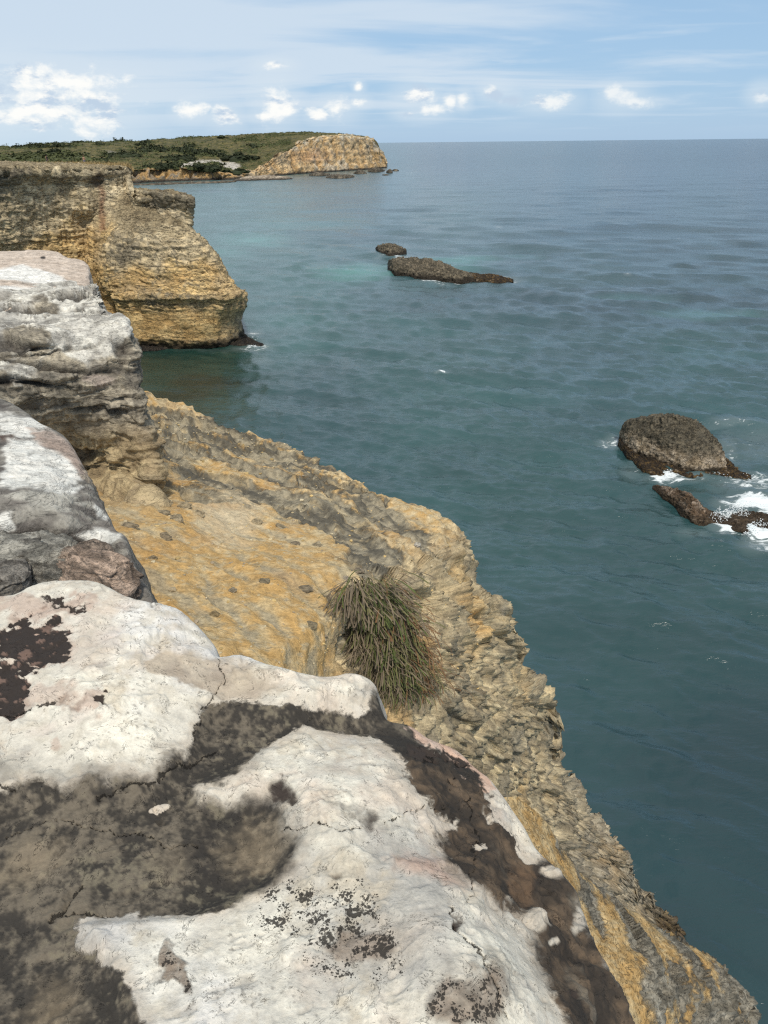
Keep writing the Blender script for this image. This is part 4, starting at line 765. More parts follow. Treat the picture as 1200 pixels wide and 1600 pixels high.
# ------------------------------------------------------------------ mid headland
def build_headland():
    def y(*q): return PY(np.array(q[0], float), np.array(q[1], float), q[2])
    T = [(-230,274,70),(-100,270,76),(0,268,80),(90,265,86),(165,263,90),(193,267,92),(206,296,90),(216,309,87),(246,310,85.5),(254,304,84),(292,308,83),(297,316,86),(270,316,118)]
    top = [(q[0], q[1]-1.5, q[2]+4) for q in T]; top[-1] = (265,316,122)
    far = []
    for q in T: far.append((q[0], q[1], q[2]))
    R = [
     [(-230,300,71),(-100,296,77.5),(0,293,81),(90,288,87),(165,288,90.5),(195,298,92),(207,310,89.5),(217,321,87.5),(246,325,85.6),(257,324,84.4),(290,332,83.5),(294,338,87),(268,338,120)],
     [(-230,330,72),(-100,325,78),(0,322,81.2),(90,318,87),(155,318,90),(190,320,90),(205,325,88),(220,332,86),(246,335,84.5),(262,338,83.4),(290,352,83),(293,358,87),(268,358,121)],
     [(-230,365,72),(-100,360,78),(0,357,81),(90,352,87),(140,350,90),(176,350,87.5),(198,347,85),(220,348,83.6),(248,352,82.4),(278,356,82),(296,362,82.8),(303,370,88),(280,370,122)],
     [(-230,405,72),(-100,402,77.5),(0,396,80.6),(90,392,86),(138,392,88.5),(165,390,84.2),(198,376,82.2),(235,374,81.2),(270,378,80.6),(308,386,80.9),(331,397,82.4),(334,405,90),(308,405,122)],
     [(-230,450,71),(-100,440,76.5),(0,432,79.8),(90,432,85),(138,434,87.6),(163,432,83),(198,424,81.2),(236,424,80.2),(280,426,79.8),(330,428,80.2),(354,436,82.4),(356,445,90),(330,445,122)],
     [(-230,480,70),(-100,470,76),(0,462,79.4),(90,462,84.6),(140,465,88.5),(172,464,82.6),(202,458,80.6),(245,458,79.6),(295,458,79.1),(345,456,79.6),(373,462,82),(374,470,90),(345,470,122)],
     [(-230,500,70),(-100,490,75.8),(0,478,79.3),(90,480,84.4),(146,486,89),(172,482,82.3),(203,476,80.8),(248,476,79.8),(298,476,79.2),(346,474,79.7),(375,477,82),(376,484,90),(348,484,122)],
     [(-230,520,70),(-100,510,75.6),(0,500,79.2),(90,500,84.2),(148,503,89),(174,500,82.1),(205,498,80.7),(250,498,79.8),(300,498,79.2),(345,496,79.9),(371,494,82.4),(373,500,90),(346,500,122)],
     [(-230,545,71),(-100,535,76),(0,528,79.6),(90,526,83.8),(150,528,87),(178,528,82.0),(205,527,80.8),(250,527,80.0),(300,524,79.7),(345,521,80.6),(376,519,83.4),(377,523,90),(350,523,122)]]
    for k_, dy_ in ((0, .95), (1, 1.35), (2, 1.2), (3, .5)): R[k_] = [(q[0], q[1], q[2]-dy_) if i < 6 else q for i, q in enumerate(R[k_])]
    rows = []
    back = []
    for q in T:
        p = y(*q); hd = np.array([-.55, .83, 0]); b = p+hd*(70 if q[0] < 200 else 25); back.append(b+np.array([0, 0, -.3]))
    back[-1] = y(*T[-1])+np.array([-20, 20, 0]); back[-2] = y(*T[-2])+np.array([-20, 25, 0.])
    rows.append(np.array(back)); 
    mid = []
    for q in T: p = y(*q); mid.append(p+np.array([-.55, .83, 0])*5)
    rows.append(np.array(mid)); rows.append(np.array([y(*q) for q in T]))
    for r in R: rows.append(np.array([y(*q) for q in r]))
    last = rows[-1]
    b1 = last.copy(); b1[:, 2] = np.minimum(b1[:, 2], .6)-.9; b1[:, 1] += 1.2; rows.append(b1); b2 = b1.copy(); b2[:, 2] = -2.0; rows.append(b2)
    P = loft(rows, 430, 370, wmin=.25); N = blur(grid_normals(P), 4); N = N*np.sign((N*(CAMP-P)).sum(-1)[120:240].mean()); px, py, dep = PROJ(P)
    W = P+.7*np.stack([fbm(P, .22, 3, 111), fbm(P, .22, 3, 112), fbm(P, .22, 3, 113)], -1)
    a1, a2, a3 = fbm(P, .13, 4, 114), fbm(P, .5, 4, 115), fbm(P, 2.0, 4, 116); bd = W[..., 2]+.05*W[..., 0]
    l1 = layered(bd/.85+.4*a1, 14, .6); l2 = layered(bd/.28+.6*a2, 15, .5); fr = bed_frame((.05, .05, 1)); c1 = worley(aniso(W, fr, 2.8, 2.8, .8), 11); c2 = worley(aniso(W, fr, .9, .9, .26), 12); rid = fbm(aniso(W, fr, 1.6, 1.6, .55), 1.0, 6, 17, ridge=True)
    c3 = worley(aniso(W, fr, .3, .3, .16), 13)
    Hh = P[..., 2]; smoothlow = sst(py, 478, 492)*(1-sst(py, 520, 530))*sst(px, 172, 186); smoothL = sst(ell(px, py, 190, 480, 60, 60), 0, .4)
    rgh = 1-.72*smoothlow; topm = sst(N[..., 2], .6, .9)*(Hh > 8)
    jt = fbm(P*np.array([1, 1, .12]), .45, 4, 19, ridge=True); h = .55*a1+.22*a2+.42*(jt-.2)*(1-.6*smoothlow)+rgh*(.20*(l1-.5)+.12*(l2-.5)+.10*c1[0]+.12*(c1[1]-.5)+.08*c2[0]+.06*(c2[1]-.5)+.16*rid+.16*fbm(P, 1.1, 5, 18, ridge=True))+.05*a3+.05*c3[0]*rgh; h = h*(1-.45*topm)+.35*topm*a3
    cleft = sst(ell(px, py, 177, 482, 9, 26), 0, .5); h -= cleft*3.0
    ledge_line = sst(-np.abs(py-462-2*a2), -7, -2)*sst(px, 180, 200); h += .28*ledge_line*(.6+.6*l2)
    cap = sst(-np.abs(py-270-3*a2), -6, -1)*(px < 200); h += cap*.25
    P2 = P+N*h[..., None]
    wx = px+14*a1+7*a2+3*a3; wy = py+8*a1+6*a2+3*a3
    a4 = fbm(P, 6.0, 4, 117); gr = np.maximum(groove(bd/1.15+.5*a1+.25*a3, 6, .07), groove(bd/.5+.8*a2+.25*a3, 7, .09)*.8)*rgh*(1-topm)*sst(a2+.5*a3, -.25, .1)
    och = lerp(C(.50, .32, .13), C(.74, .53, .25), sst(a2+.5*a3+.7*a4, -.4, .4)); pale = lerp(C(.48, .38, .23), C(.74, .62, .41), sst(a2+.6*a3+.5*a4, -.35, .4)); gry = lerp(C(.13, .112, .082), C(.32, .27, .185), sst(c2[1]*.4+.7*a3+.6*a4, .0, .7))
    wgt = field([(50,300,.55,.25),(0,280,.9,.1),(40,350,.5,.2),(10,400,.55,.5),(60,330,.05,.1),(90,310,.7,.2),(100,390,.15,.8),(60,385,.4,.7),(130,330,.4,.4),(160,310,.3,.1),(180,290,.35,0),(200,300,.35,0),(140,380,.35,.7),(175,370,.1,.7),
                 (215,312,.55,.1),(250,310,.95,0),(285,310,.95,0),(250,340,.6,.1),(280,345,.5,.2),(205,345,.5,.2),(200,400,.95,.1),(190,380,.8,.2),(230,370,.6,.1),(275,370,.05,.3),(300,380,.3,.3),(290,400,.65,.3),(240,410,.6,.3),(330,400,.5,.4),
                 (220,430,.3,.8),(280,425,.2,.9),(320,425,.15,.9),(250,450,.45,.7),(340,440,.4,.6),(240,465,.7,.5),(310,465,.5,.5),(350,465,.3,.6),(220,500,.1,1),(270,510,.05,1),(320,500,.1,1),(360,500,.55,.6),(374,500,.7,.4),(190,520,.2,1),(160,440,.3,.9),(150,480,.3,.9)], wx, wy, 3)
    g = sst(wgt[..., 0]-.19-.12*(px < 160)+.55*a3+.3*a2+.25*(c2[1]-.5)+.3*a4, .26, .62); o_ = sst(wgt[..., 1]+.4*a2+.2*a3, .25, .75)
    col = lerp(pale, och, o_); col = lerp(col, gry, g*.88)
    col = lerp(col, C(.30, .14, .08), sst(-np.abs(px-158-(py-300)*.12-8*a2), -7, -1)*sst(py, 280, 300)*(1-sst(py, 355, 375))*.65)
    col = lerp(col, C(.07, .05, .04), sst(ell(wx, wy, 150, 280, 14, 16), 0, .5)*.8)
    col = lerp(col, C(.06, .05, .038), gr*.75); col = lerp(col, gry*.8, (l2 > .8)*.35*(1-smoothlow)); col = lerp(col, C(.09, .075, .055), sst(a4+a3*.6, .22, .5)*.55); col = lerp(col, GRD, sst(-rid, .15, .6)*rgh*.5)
    col = lerp(col, C(.03, .025, .02), cleft*.8); wet = sst(Hh+.35*a3+.2*a2, 1.4, .7); col = lerp(col, C(.035, .028, .02), wet*.95)  # shade inside the cleft is painted into the colour; wet rock near the waterline
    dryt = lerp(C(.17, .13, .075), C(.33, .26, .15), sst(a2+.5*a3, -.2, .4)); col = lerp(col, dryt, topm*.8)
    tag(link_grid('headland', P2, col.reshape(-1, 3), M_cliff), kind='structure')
    # wet reef at its foot
    return P2
HEAD_P = build_headland()

# ------------------------------------------------------------------ rocks standing in the sea
def sea_rock(name, st, label, cat, seed, colfn, lump=.25, nu=110, nv=90, parent=None, hidden_z=-.35, mat=None, scale=1.0, group=None, flat=.5):
    """st: stations (px, y at the waterline, y of the crest, depth from front to back in metres)"""
    rows = []
    for (px, yb, yt, dp) in st:
        fb = PZ(np.array(px, float), np.array(yb, float), -EYE); Yb = fb[1]; tp = PY(np.array(px, float), np.array(yt, float), Yb+dp*.55)
        zt = max(tp[2], .06); f0 = fb+np.array([0, .10*dp, hidden_z]); f1 = fb+np.array([0, -.02*dp, .02])
        f2 = fb*(1-flat*.5)+np.array([tp[0], tp[1], 0])*flat*.5; f2[2] = zt*.62
        f3 = np.array([tp[0], tp[1]-.12*dp, zt*.97]); b1 = np.array([tp[0], Yb+.82*dp, zt*.8]); b2 = np.array([tp[0], Yb+dp, 0.0]); b3 = np.array([tp[0], Yb+dp*.95, hidden_z])
        rows.append(np.array([f0, f1, f2, f3, np.array([tp[0], tp[1], zt]), b1, b2, b3]))
    a_ = rows[0].mean(0); rows = [np.repeat(a_[None], 8, 0)]+rows+[np.repeat(rows[-1].mean(0)[None], 8, 0)]
    P = loft(rows, nu, nv, wmin=.4); N = blur(grid_normals(P), 3); c = P.reshape(-1, 3).mean(0); N = N*np.sign((N*(P-c)).sum(-1).mean())
    k = 1/scale; a1, a2, a3 = fbm(P, .6*k, 4, seed), fbm(P, 2.2*k, 4, seed+1), fbm(P, 7*k, 3, seed+2); w = worley(P*1.6*k, seed); w2 = worley(P*5*k, seed+3)
    edge = np.sin(np.linspace(0, np.pi, P.shape[0]))**.5
    h = lump*(.6*a1+.40*a2+.18*a3+.25*w[0]+.15*w2[0]+.30*fbm(P, 2.6*k, 5, seed+7, ridge=True)+.22*fbm(P, 5*k, 4, seed+9, ridge=True)+.16*(layered((P[..., 2]+.25*P[..., 0]*.5)*2.6*k+a2, seed)-.5)*2)*edge[:, None]
    P2 = P+N*h[..., None]; col = colfn(P2, a1, a2, a3, w, w2, N)
    o = link_grid(name, P2, col.reshape(-1, 3), mat or M_reef, parent)
    if label: tag(o, label, cat, group)
    return o
def col_big(P, a1, a2, a3, w, w2, N):
    z = P[..., 2]; top = lerp(C(.105, .092, .066), C(.20, .165, .11), sst(a3+.5*a2+w2[1]*.5, -.1, .7)); low = lerp(C(.24, .185, .12), C(.40, .33, .245), sst(a2+.6*a3, -.3, .4))
    zz = z+.5*a1; top = top*.72; c = lerp(low, top, sst(zz, .75, 1.5)); c = lerp(c, C(.045, .033, .02), sst(z+.2*a2, .45, .2)); return lerp(c, GRD*.8, sst(fbm(P, 4, 4, 3), .15, .45)*.5)
def col_weed(P, a1, a2, a3, w, w2, N):
    c = lerp(C(.030, .020, .012), C(.11, .065, .018), sst(a3+.6*a2, -.2, .5)); return lerp(c, C(.34, .28, .22), sst(a2+.4*a3, .32, .5)*.5)
def col_low(P, a1, a2, a3, w, w2, N):
    z = P[..., 2]; c = lerp(C(.11, .07, .04), C(.30, .23, .17), sst(a2+.5*a3+.5*(w2[1]-.5), -.15, .4)); return lerp(c, C(.05, .033, .018), sst(z+.2*a2, .55, .15))
def col_isle(P, a1, a2, a3, w, w2, N):
    z = P[..., 2]; c = lerp(C(.085, .073, .052), C(.19, .155, .105), sst(a3+.5*a2+w2[1]*.4, -.1, .6)); return lerp(c, C(.035, .027, .018), sst(z+.5*a2, 1.0, .5))
big = sea_rock('sea_rock', [(970,692,684,.6),(978,702,664,2.0),(1000,714,654,3.4),(1040,728,650,4.2),(1080,737,658,4.2),(1108,738,676,3.8),(1126,738,700,2.6),(1133,740,728,.9)], 'big rounded brown rock in the sea, pale lower band and white foam around it', 'sea rock', 120, col_big, .34, 180, 170, flat=.7)
sk = sea_rock('weed_skirt', [(969,696,687,.5),(985,716,704,1.2),(1010,738,722,2.0),(1026,742,728,2.2),(1050,740,732,2.2),(1085,746,738,2.4),(1115,744,736,2.6),(1138,744,722,2.6),(1155,750,738,1.6),(1172,748,742,.5)], None, None, 130, col_weed, .30, 150, 170, parent=big)
lowr = sea_rock('sea_rock', [(1020,764,760,.4),(1036,776,761,1.0),(1058,792,766,1.8),(1078,814,776,2.6),(1098,822,790,2.6),(1112,820,802,1.8),(1126,820,809,1.4),(1142,823,814,.9)], 'low wedge of brown rock pointing left, white water pouring off its right end', 'sea rock', 140, col_low, .26, 130, 150)
lowr2 = sea_rock('sea_rock', [(1140,826,822,.5),(1152,830,812,1.8),(1172,831,810,2.6),(1196,836,816,2.8),(1230,842,822,2.6),(1262,846,838,.8)], 'low wave washed rock at the right edge of the picture, beside the wedge shaped rock', 'sea rock', 150, col_low, .26, 110, 130)
isle = sea_rock('sea_rock', [(607,420,410,1.5),(613,428,405,5),(635,434,404,8),(665,438,408,9),(695,441,415,7),(716,443,424,5),(740,442,431,4),(752,442,434,2)], 'long dark grey rock islet with a thin low tail to the right', 'sea rock', 160, col_isle, .75, 140, 220, scale=2.2)
sea_rock('low_tail', [(716,441,432,3),(735,441,428,4),(752,442,430,4.5),(770,443,430,4),(786,443,433,3),(801,440,437,1)], None, None, 170, col_weed, .45, 90, 150, parent=isle, scale=2)
sea_rock('sea_rock', [(588,391,388,1),(593,396,384,4),(608,401,384,6),(622,400,386,5),(634,397,391,2)], 'small dark rock islet just beyond the long one', 'sea rock', 180, col_isle, .7, 80, 90, scale=2)
# reef at the foot of the headland
sea_rock('wet_reef', [(196,552,549,.6),(225,549,540,2.5),(270,545,535,3),(320,542,532,3),(350,541,531,3.5),(376,540,528,4.5),(392,541,533,3),(402,541,536,2),(411,540,538,.5)], 'black wave cut reef at the foot of the ochre headland, ending in a small point', 'reef', 190, lambda P, a1, a2, a3, w, w2, N: lerp(C(.016, .013, .011), C(.055, .042, .028), sst(a3+a2, -.2, .6)), .35, 90, 260)

# ------------------------------------------------------------------ far headland: scrub covered hill with an ochre sea cliff
def build_far():
    def z(px, py): return PZ(np.array(px, float), np.array(py, float), -EYE-.4)
    xs = [-160, -40, 60, 130, 200, 240, 285, 330, 360, 395, 430, 465, 500, 540, 583, 594, 604]
    by = [303, 299, 296, 293, 288.5, 286, 284, 282.5, 281.5, 280, 276, 273, 270.5, 268, 265, 264, 263]
    ct = [277, 275, 274, 270, 265, 264, 262.5, 268, 271, 267, 247, 225, 216, 213.5, 219, 237, 253]          # cliff crest
    sk = [236, 231.5, 227, 223.5, 222, 219, 216.5, 213.5, 212, 209.5, 208, 207.3, 208, 210.5, 218.2, 236.6, 252.7]   # skyline
    base = [z(a_, b) for a_, b in zip(xs, by)]
    crest = [PY(np.array(a_, float), np.array(b, float), w[1]+(9 if a_ < 400 else 16)) for a_, b, w in zip(xs, ct, base)]
    mid = [w0*.42+w1*.58+np.array([0, -1.5 if k < 10 else 2.0, 0]) for k, (w0, w1) in enumerate(zip(base, crest))]
    crest2 = [c+np.array([0, 6, .2]) for c in crest]
    sky = [PY(np.array(a_, float), np.array(b, float), max(w[1]+30, 830 - max(a_-400, 0)*.35)) for a_, b, w in zip(xs, sk, crest)]
    q1 = [c*.67+k_*.33+np.array([0, 0, 1.5 if i < 11 else .6]) for i, (c, k_) in enumerate(zip(crest, sky))]
    q2 = [c*.33+k_*.67+np.array([0, 0, 1.8 if i < 11 else .5]) for i, (c, k_) in enumerate(zip(crest, sky))]
    bk = [k_+np.array([0, 60, -4]) for k_ in sky]; bk2 = [k_+np.array([-20, 200, -k_[2]-1]) for k_ in sky]
    sink = [w+np.array([0, 2, -2]) for w in base]
    rows = [np.array(r) for r in (sink, base, mid, crest, crest2, q1, q2, sky, bk, bk2)]
    P = loft(rows, 360, 165, wmin=.2); N = blur(grid_normals(P), 2); N = N*np.sign((N*(CAMP-P)).sum(-1)[13:60].mean()); px, py, dep = PROJ(P)
    a1, a2, a3 = fbm(P, .035, 4, 201), fbm(P, .12, 4, 202), fbm(P, .5, 3, 203)
    cy = np.interp(px, xs, ct)+2.2*a2; isc = sst(py-cy+2.2*(px > 462), -.6, 1.2)*(P[..., 1] < 740)
    ver = fbm(P*np.array([1, 1, .25]), .09, 4, 204); lay = layered(P[..., 2]/2.4+a2, 21, .6)
    h = isc*(3.2*ver+1.2*a3+.9*(lay-.5)+1.5*fbm(P, .2, 4, 205, ridge=True))+(1-isc)*(1.2*a2+.5*a3)
    # wave cut caves in the low cliff
    cav = np.zeros_like(px)
    for (cx, cyy, rx, ry) in ((238,272,6.5,10),(247,272,6,9),(290,272,7,9),(298,273,5,8),(262,274,5,7),(345,277,9,4.5),(212,272,5,8)): cav = np.maximum(cav, sst(ell(px, py, cx, cyy, rx, ry), 0, .5))
    h = h-cav*3.0*isc
    P2 = P+N*h[..., None]
    wx = px+6*a2+3*a3; wy = py+3*a2+2*a3
    och = lerp(C(.54, .34, .15), C(.74, .54, .30), sst(ver+.6*a3, -.3, .35)); och = lerp(och, C(.62, .55, .43), sst(a1+a2+.6*a3, .12, .5)*.7); och = lerp(och, C(.20, .165, .12), sst(a3+.8*ver+.3*(lay-.5), .06, .34)*.7); och = lerp(och, C(.13, .11, .085), sst(fbm(P, .22, 4, 209), .1, .3)*.7)
    och = lerp(och, C(.46, .25, .12), np.clip(ell(wx, wy, 485, 245, 40, 16), 0, 1)*.7); lowc = lerp(C(.44, .28, .12), C(.26, .21, .15), sst(a2+a3, -.1, .3)); och = lerp(och, lowc, (px < 385)*1.0)
    och = lerp(och, C(.60, .54, .42), sst(py-cy, 5, 0)*sst(px, 440, 470)*sst(a3+a2, -.1, .2)*.8)
    veg = lerp(C(.085, .078, .028), C(.155, .128, .042), sst(a2+a3, -.25, .35)); veg = lerp(veg, C(.045, .052, .022), sst(a1+.5*a2, .02, .35)*.6)
    path = np.maximum.reduce([sst(poly_sd(wx, wy, [(340,252),(362,253),(376,257),(368,266),(358,264),(344,258)])[0], -1.5, 1), sst(poly_sd(wx, wy, [(300,251),(345,249.5),(345,253),(310,257),(280,263),(278,259)])[0], -1.2, 1)*.9, sst(ell(wx, wy, 380, 275, 20, 3), 0, .4), sst(ell(wx, wy, 155, 255, 14, 3), 0, .4), sst(ell(wx, wy, 175, 240, 8, 5), 0, .4)*.6])
    veg = lerp(veg, C(.50, .46, .40), np.clip(path, 0, 1)*(1-.5*sst(a3, 0, .3)))
    col = lerp(veg, och, isc); wet = sst(P2[..., 2]+.6*a3, 1.7, .8); col = lerp(col, C(.05, .042, .034), wet*(P[..., 1] < 760))
    tag(link_grid('far_headland', P2, col.reshape(-1, 3), M_far, flip=False), kind='structure')
    return P2, N, px, py, isc, path
FARP, FARN, FPXX, FPYY, FARC, FPATH = build_far()

M_leaf = flat_mat('scrub_foliage', (.060, .068, .026), .85, .45, .6)
M_leafd = flat_mat('dark_foliage', (.030, .038, .017), .85, .35, .6)
M_bark = flat_mat('bark', (.10, .08, .055), .9)
def leafy_mesh(name, seed, nleaf=150, flatz=.62):
    """a shrub crown: many small leaf clumps spread through an uneven volume"""
    r = np.random.default_rng(seed); V = []; Fc = []
    lobes = r.normal(size=(7, 3))*np.array([.42, .42, .20])+np.array([0, 0, .42]); lr = r.uniform(.28, .5, 7)
    for k in range(nleaf):
        i = r.integers(7); d = r.normal(size=3); d /= np.linalg.norm(d); c = lobes[i]+d*lr[i]*r.uniform(.6, 1.0)*np.array([1, 1, flatz]); c[2] = max(c[2], .02)
        t = np.cross(d, r.normal(size=3)); t /= np.linalg.norm(t)+1e-9; b = np.cross(d, t); s_ = r.uniform(.09, .19)
        n0 = len(V); V += [c+t*s_, c+b*s_*.8, c-t*s_, c-b*s_*.8+d*s_*.5]; Fc.append((n0, n0+1, n0+2, n0+3))
    n0 = len(V)
    for j in range(4):                                   # a dense core so that the crown is not see-through
        for i in range(10):
            th = i/10*2*math.pi; ph = j/3*math.pi*.5; rr = .62*math.cos(ph)*(1+.2*math.sin(3*th+seed)); V.append(np.array([rr*math.cos(th), rr*math.sin(th), .04+.62*math.sin(ph)]))
    for j in range(3):
        for i in range(10): a_ = n0+j*10+i; b = n0+j*10+(i+1) % 10; Fc.append((a_, b, b+10, a_+10))
    return make_mesh(name, np.array(V), np.array(Fc), smooth=False)
def scatter_bushes():
    r = np.random.default_rng(5); ok = (FARC < .15) & (FPATH < .3) & (FPYY < 268) & (FPXX > -60) & (FPXX < 600) & (FPYY > 206) & (FARP[..., 2] > 4); ok &= ~((FPXX > 455) & (FPYY > np.interp(FPXX, [455, 500, 580, 600], [213, 212, 214, 225]))); ok[:, :] &= (FARP[..., 1] < 900)
    idx = np.argwhere(ok); px = FPXX[ok]; py = FPYY[ok]
    dens = fbm(FARP[ok], .02, 3, 220); tall = sst(dens, -.05, .35)
    vis = []
    w = (.25+tall); w /= w.sum(); pick = r.choice(len(idx), 2900, replace=False, p=w)
    meshes = [leafy_mesh('scrub_bush', 30+k, 26) for k in range(6)]; dark = [leafy_mesh('dark_bush', 50+k, 70) for k in range(3)]
    for m_ in meshes: m_.materials.append(M_leaf)
    for m_ in dark: m_.materials.append(M_leafd)
    P = FARP[ok][pick]; size = (1.4+2.6*tall[pick]*r.uniform(.5, 1.2, len(pick))+r.uniform(0, .8, len(pick)))
    size *= 1-.35*sst(FPXX[ok][pick], 380, 430)-.2*(FPYY[ok][pick] < 222)
    dark_p = np.clip(.15+.8*sst(dens[pick], .0, .3), 0, 1)
    order = np.argsort(-size/P[:, 1]); V = []; F = []; n = 0
    src = [np.empty(len(m_.vertices)*3, np.float32) for m_ in meshes]
    for m_, b in zip(meshes, src): m_.vertices.foreach_get('co', b)
    fsrc = []
    for m_ in meshes:
        f = np.empty(len(m_.polygons)*4, np.int32); m_.polygons.foreach_get('vertices', f); fsrc.append(f.reshape(-1, 4))
    for q, i in enumerate(order):
        p = P[i]; s_ = size[i]
        if q < 300:
            k = r.random() < dark_p[i]; me = dark[q % 3] if k else meshes[q % 6]
            o = bpy.data.objects.new('bush', me); COL.objects.link(o); o.location = p-np.array([0, 0, .15*s_]); o.scale = (s_*1.25, s_*1.25, s_*r.uniform(.8, 1.1)); o.rotation_euler = (0, 0, r.random()*6.28)
            bx, by_ = float(FPXX[ok][pick][i]), float(FPYY[ok][pick][i]); z1 = 'left' if bx < 180 else ('middle' if bx < 340 else 'right'); rel = (by_-np.interp(bx, [0, 200, 400, 480], [232, 222, 209.5, 207.3]))
            z2 = 'on the skyline' if rel < 4 else ('high on the slope' if rel < 16 else 'low on the slope'); big_ = 'large' if s_*1150/p[1] > 6 else 'small'; kind_ = 'dark green' if k else 'olive green'
            tag(o, '%s %s bush %s, %s part of the far headland' % (big_, kind_, z2, z1), 'bush', '%s %s bushes %s, %s part of the far headland' % (big_, kind_, z2, z1))
        else:
            m_ = q % 6; v = src[m_].reshape(-1, 3)*s_*np.array([1.2, 1.2, .8]); a_ = r.random()*6.28; c, sn = math.cos(a_), math.sin(a_)
            v = np.stack([v[:, 0]*c-v[:, 1]*sn, v[:, 0]*sn+v[:, 1]*c, v[:, 2]], -1)+p-np.array([0, 0, .2*s_]); V.append(v); F.append(fsrc[m_]+n); n += len(v)
    for q in range(520):
        px = r.uniform(-90, 178); Y = r.uniform(128, 255); p = PY(np.array(px), np.array(262.), Y); p[2] = 16.55
        if px > 178-(Y-128)*.5: continue
        if min(abs(px-75)/9, abs(px-133)/9) < 1 and Y < 160: continue
        s_ = r.uniform(.7, 1.7)*(1+(Y > 170)*.5); m_ = q % 6; v = src[m_].reshape(-1, 3)*s_*np.array([1.5, 1.5, .8]); a_ = r.random()*6.28; c, sn = math.cos(a_), math.sin(a_)
        v = np.stack([v[:, 0]*c-v[:, 1]*sn, v[:, 0]*sn+v[:, 1]*c, v[:, 2]], -1)+p; V.append(v); F.append(fsrc[m_]+n); n += len(v)
    tag(link('scrub', make_mesh('scrub', np.concatenate(V), np.concatenate(F), smooth=False), M_leaf), kind='stuff', label='low green scrub covering the far headland and the ground behind the walkers')
    def at_px(px, py):
        d = (FPXX-px)**2+(FPYY-py)**2; i = np.unravel_index(np.argmin(np.where(ok | (d < 9), d, 1e9)), d.shape); return FARP[i]
    for (px, py, w_, h_, lab) in ((481,214,18,6.5,'largest dark tree like bush on the brow above the far cliff'),(325,268,22,9,'wide dark green bush above the low cliff beside the pale sand path'),(370,272,17,7,'dark green bush on the shore right of the pale sand path'),
                                   (375,252,24,11,'dense dark green thicket at the foot of the long diagonal cliff edge'),(124,224,9,3.6,'round topped tree standing out on the left skyline of the far hill'),(60,229,9,3.2,'low dark tree on the far left skyline of the hill'),
                                   (345,216,12,5,'dark round tree on the middle of the hill skyline'),(160,256,10,5,'dark bush behind the two walkers on the cliff top')):
        p = at_px(px, py); sc_ = (w_*p[1]/1150., h_*p[1]/1150.); t = bpy.data.objects.new('dark_bush', None); COL.objects.link(t); t.location = p-np.array([0, 0, .8]); tag(t, lab, 'bush')
        for nm, me in (('crown', leafy_mesh('crown', int(px), 420)),):
            me.materials.append(M_leafd); o = bpy.data.objects.new(nm, me); COL.objects.link(o); o.parent = t; o.scale = (sc_[0]*1.0, sc_[0]*.8, sc_[1]*1.25)
        V, Fq = tube([(0, 0, -.5), (.1, .05, sc_[1]*.3), (.3, 0, sc_[1]*.6)], [.35, .3, .15], 6); me = make_mesh('stem', V, Fq); o = link('stem', me, M_bark); o.parent = t
def tube(pts, rad, n=8):
    pts = np.array(pts, float); V = []; m = len(pts)
    for i in range(m):
        t = pts[min(i+1, m-1)]-pts[max(i-1, 0)]; t /= np.linalg.norm(t)+1e-9; a_ = np.cross(t, [.3, .9, .2]); a_ /= np.linalg.norm(a_); b = np.cross(t, a_)
        for k in range(n): th = 2*math.pi*k/n; V.append(pts[i]+rad[i]*(a_*math.cos(th)+b*math.sin(th)))
    Fq = [(i*n+k, i*n+(k+1) % n, (i+1)*n+(k+1) % n, (i+1)*n+k) for i in range(m-1) for k in range(n)]
    return np.array(V), np.array(Fq)
scatter_bushes()
col_f = lambda P, a1, a2, a3, w, w2, N: lerp(C(.07, .06, .045), C(.20, .165, .12), sst(a3+a2, -.2, .5))
col_sh = lambda P, a1, a2, a3, w, w2, N: lerp(lerp(C(.26, .20, .14), C(.44, .37, .28), sst(a2+a3, -.3, .3)), C(.06, .05, .04), sst(P[..., 2]+.5*a3, 1.5, .6))
for i, (st, lab, cf) in enumerate((
    ([(604,270,268,2),(607,271,265.5,5),(610,271,265,6),(613,270.5,268,3)], 'small dark pointed rock in the sea off the tip of the far cliff', col_f),
    ([(613,267,266,2),(616,267.5,264.8,5),(620,267.5,265,5),(623,267,266,2)], 'tiny dark rock farthest right beyond the tip of the far cliff', col_f),
    ([(598,274,273,2),(602,274.5,272.5,6),(607,274,273,3)], 'tiny low rock awash nearest the viewer off the far cliff tip', col_f),
    ([(510,278,276.5,4),(520,279,274,14),(535,279,273.5,16),(548,278,274,12),(553,277,276,3)], 'flat dark rock shelf lying in front of the foot of the far cliff', col_f),
    ([(553,272,270,3),(560,272.5,266,10),(568,272,267.5,10),(573,271.5,270,3)], 'dark boulder at the waterline under the far cliff', col_f),
    ([(576,269,266,3),(588,269.5,263,9),(597,268.5,264.5,8),(601,267.5,266,3)], 'dark boulder pile at the very tip of the far cliff', col_f),
    ([(484,275,272,3),(495,275.5,270,10),(508,275,270.5,10),(515,274,272,3)], 'dark low boulders against the foot of the middle of the far cliff', col_f),
    ([(366,283,281,3),(390,282.5,276.5,20),(420,281.5,275.5,24),(445,281,276,18),(456,280,278.5,5)], 'long flat pale topped rock platform at the left foot of the far cliff', col_sh),
    ([(206,290,288.5,3),(250,289,286.5,8),(300,287.5,285,8),(350,285.5,283,8),(368,284,282.5,3)], 'low dark wave cut shelf along the foot of the low far cliff', col_f))):
    sea_rock('shore_rock', st, lab, 'shore rock', 300+i*3, cf, 1.2 if i > 2 else .8, 40, 60, mat=M_far, scale=6, hidden_z=-1.0)

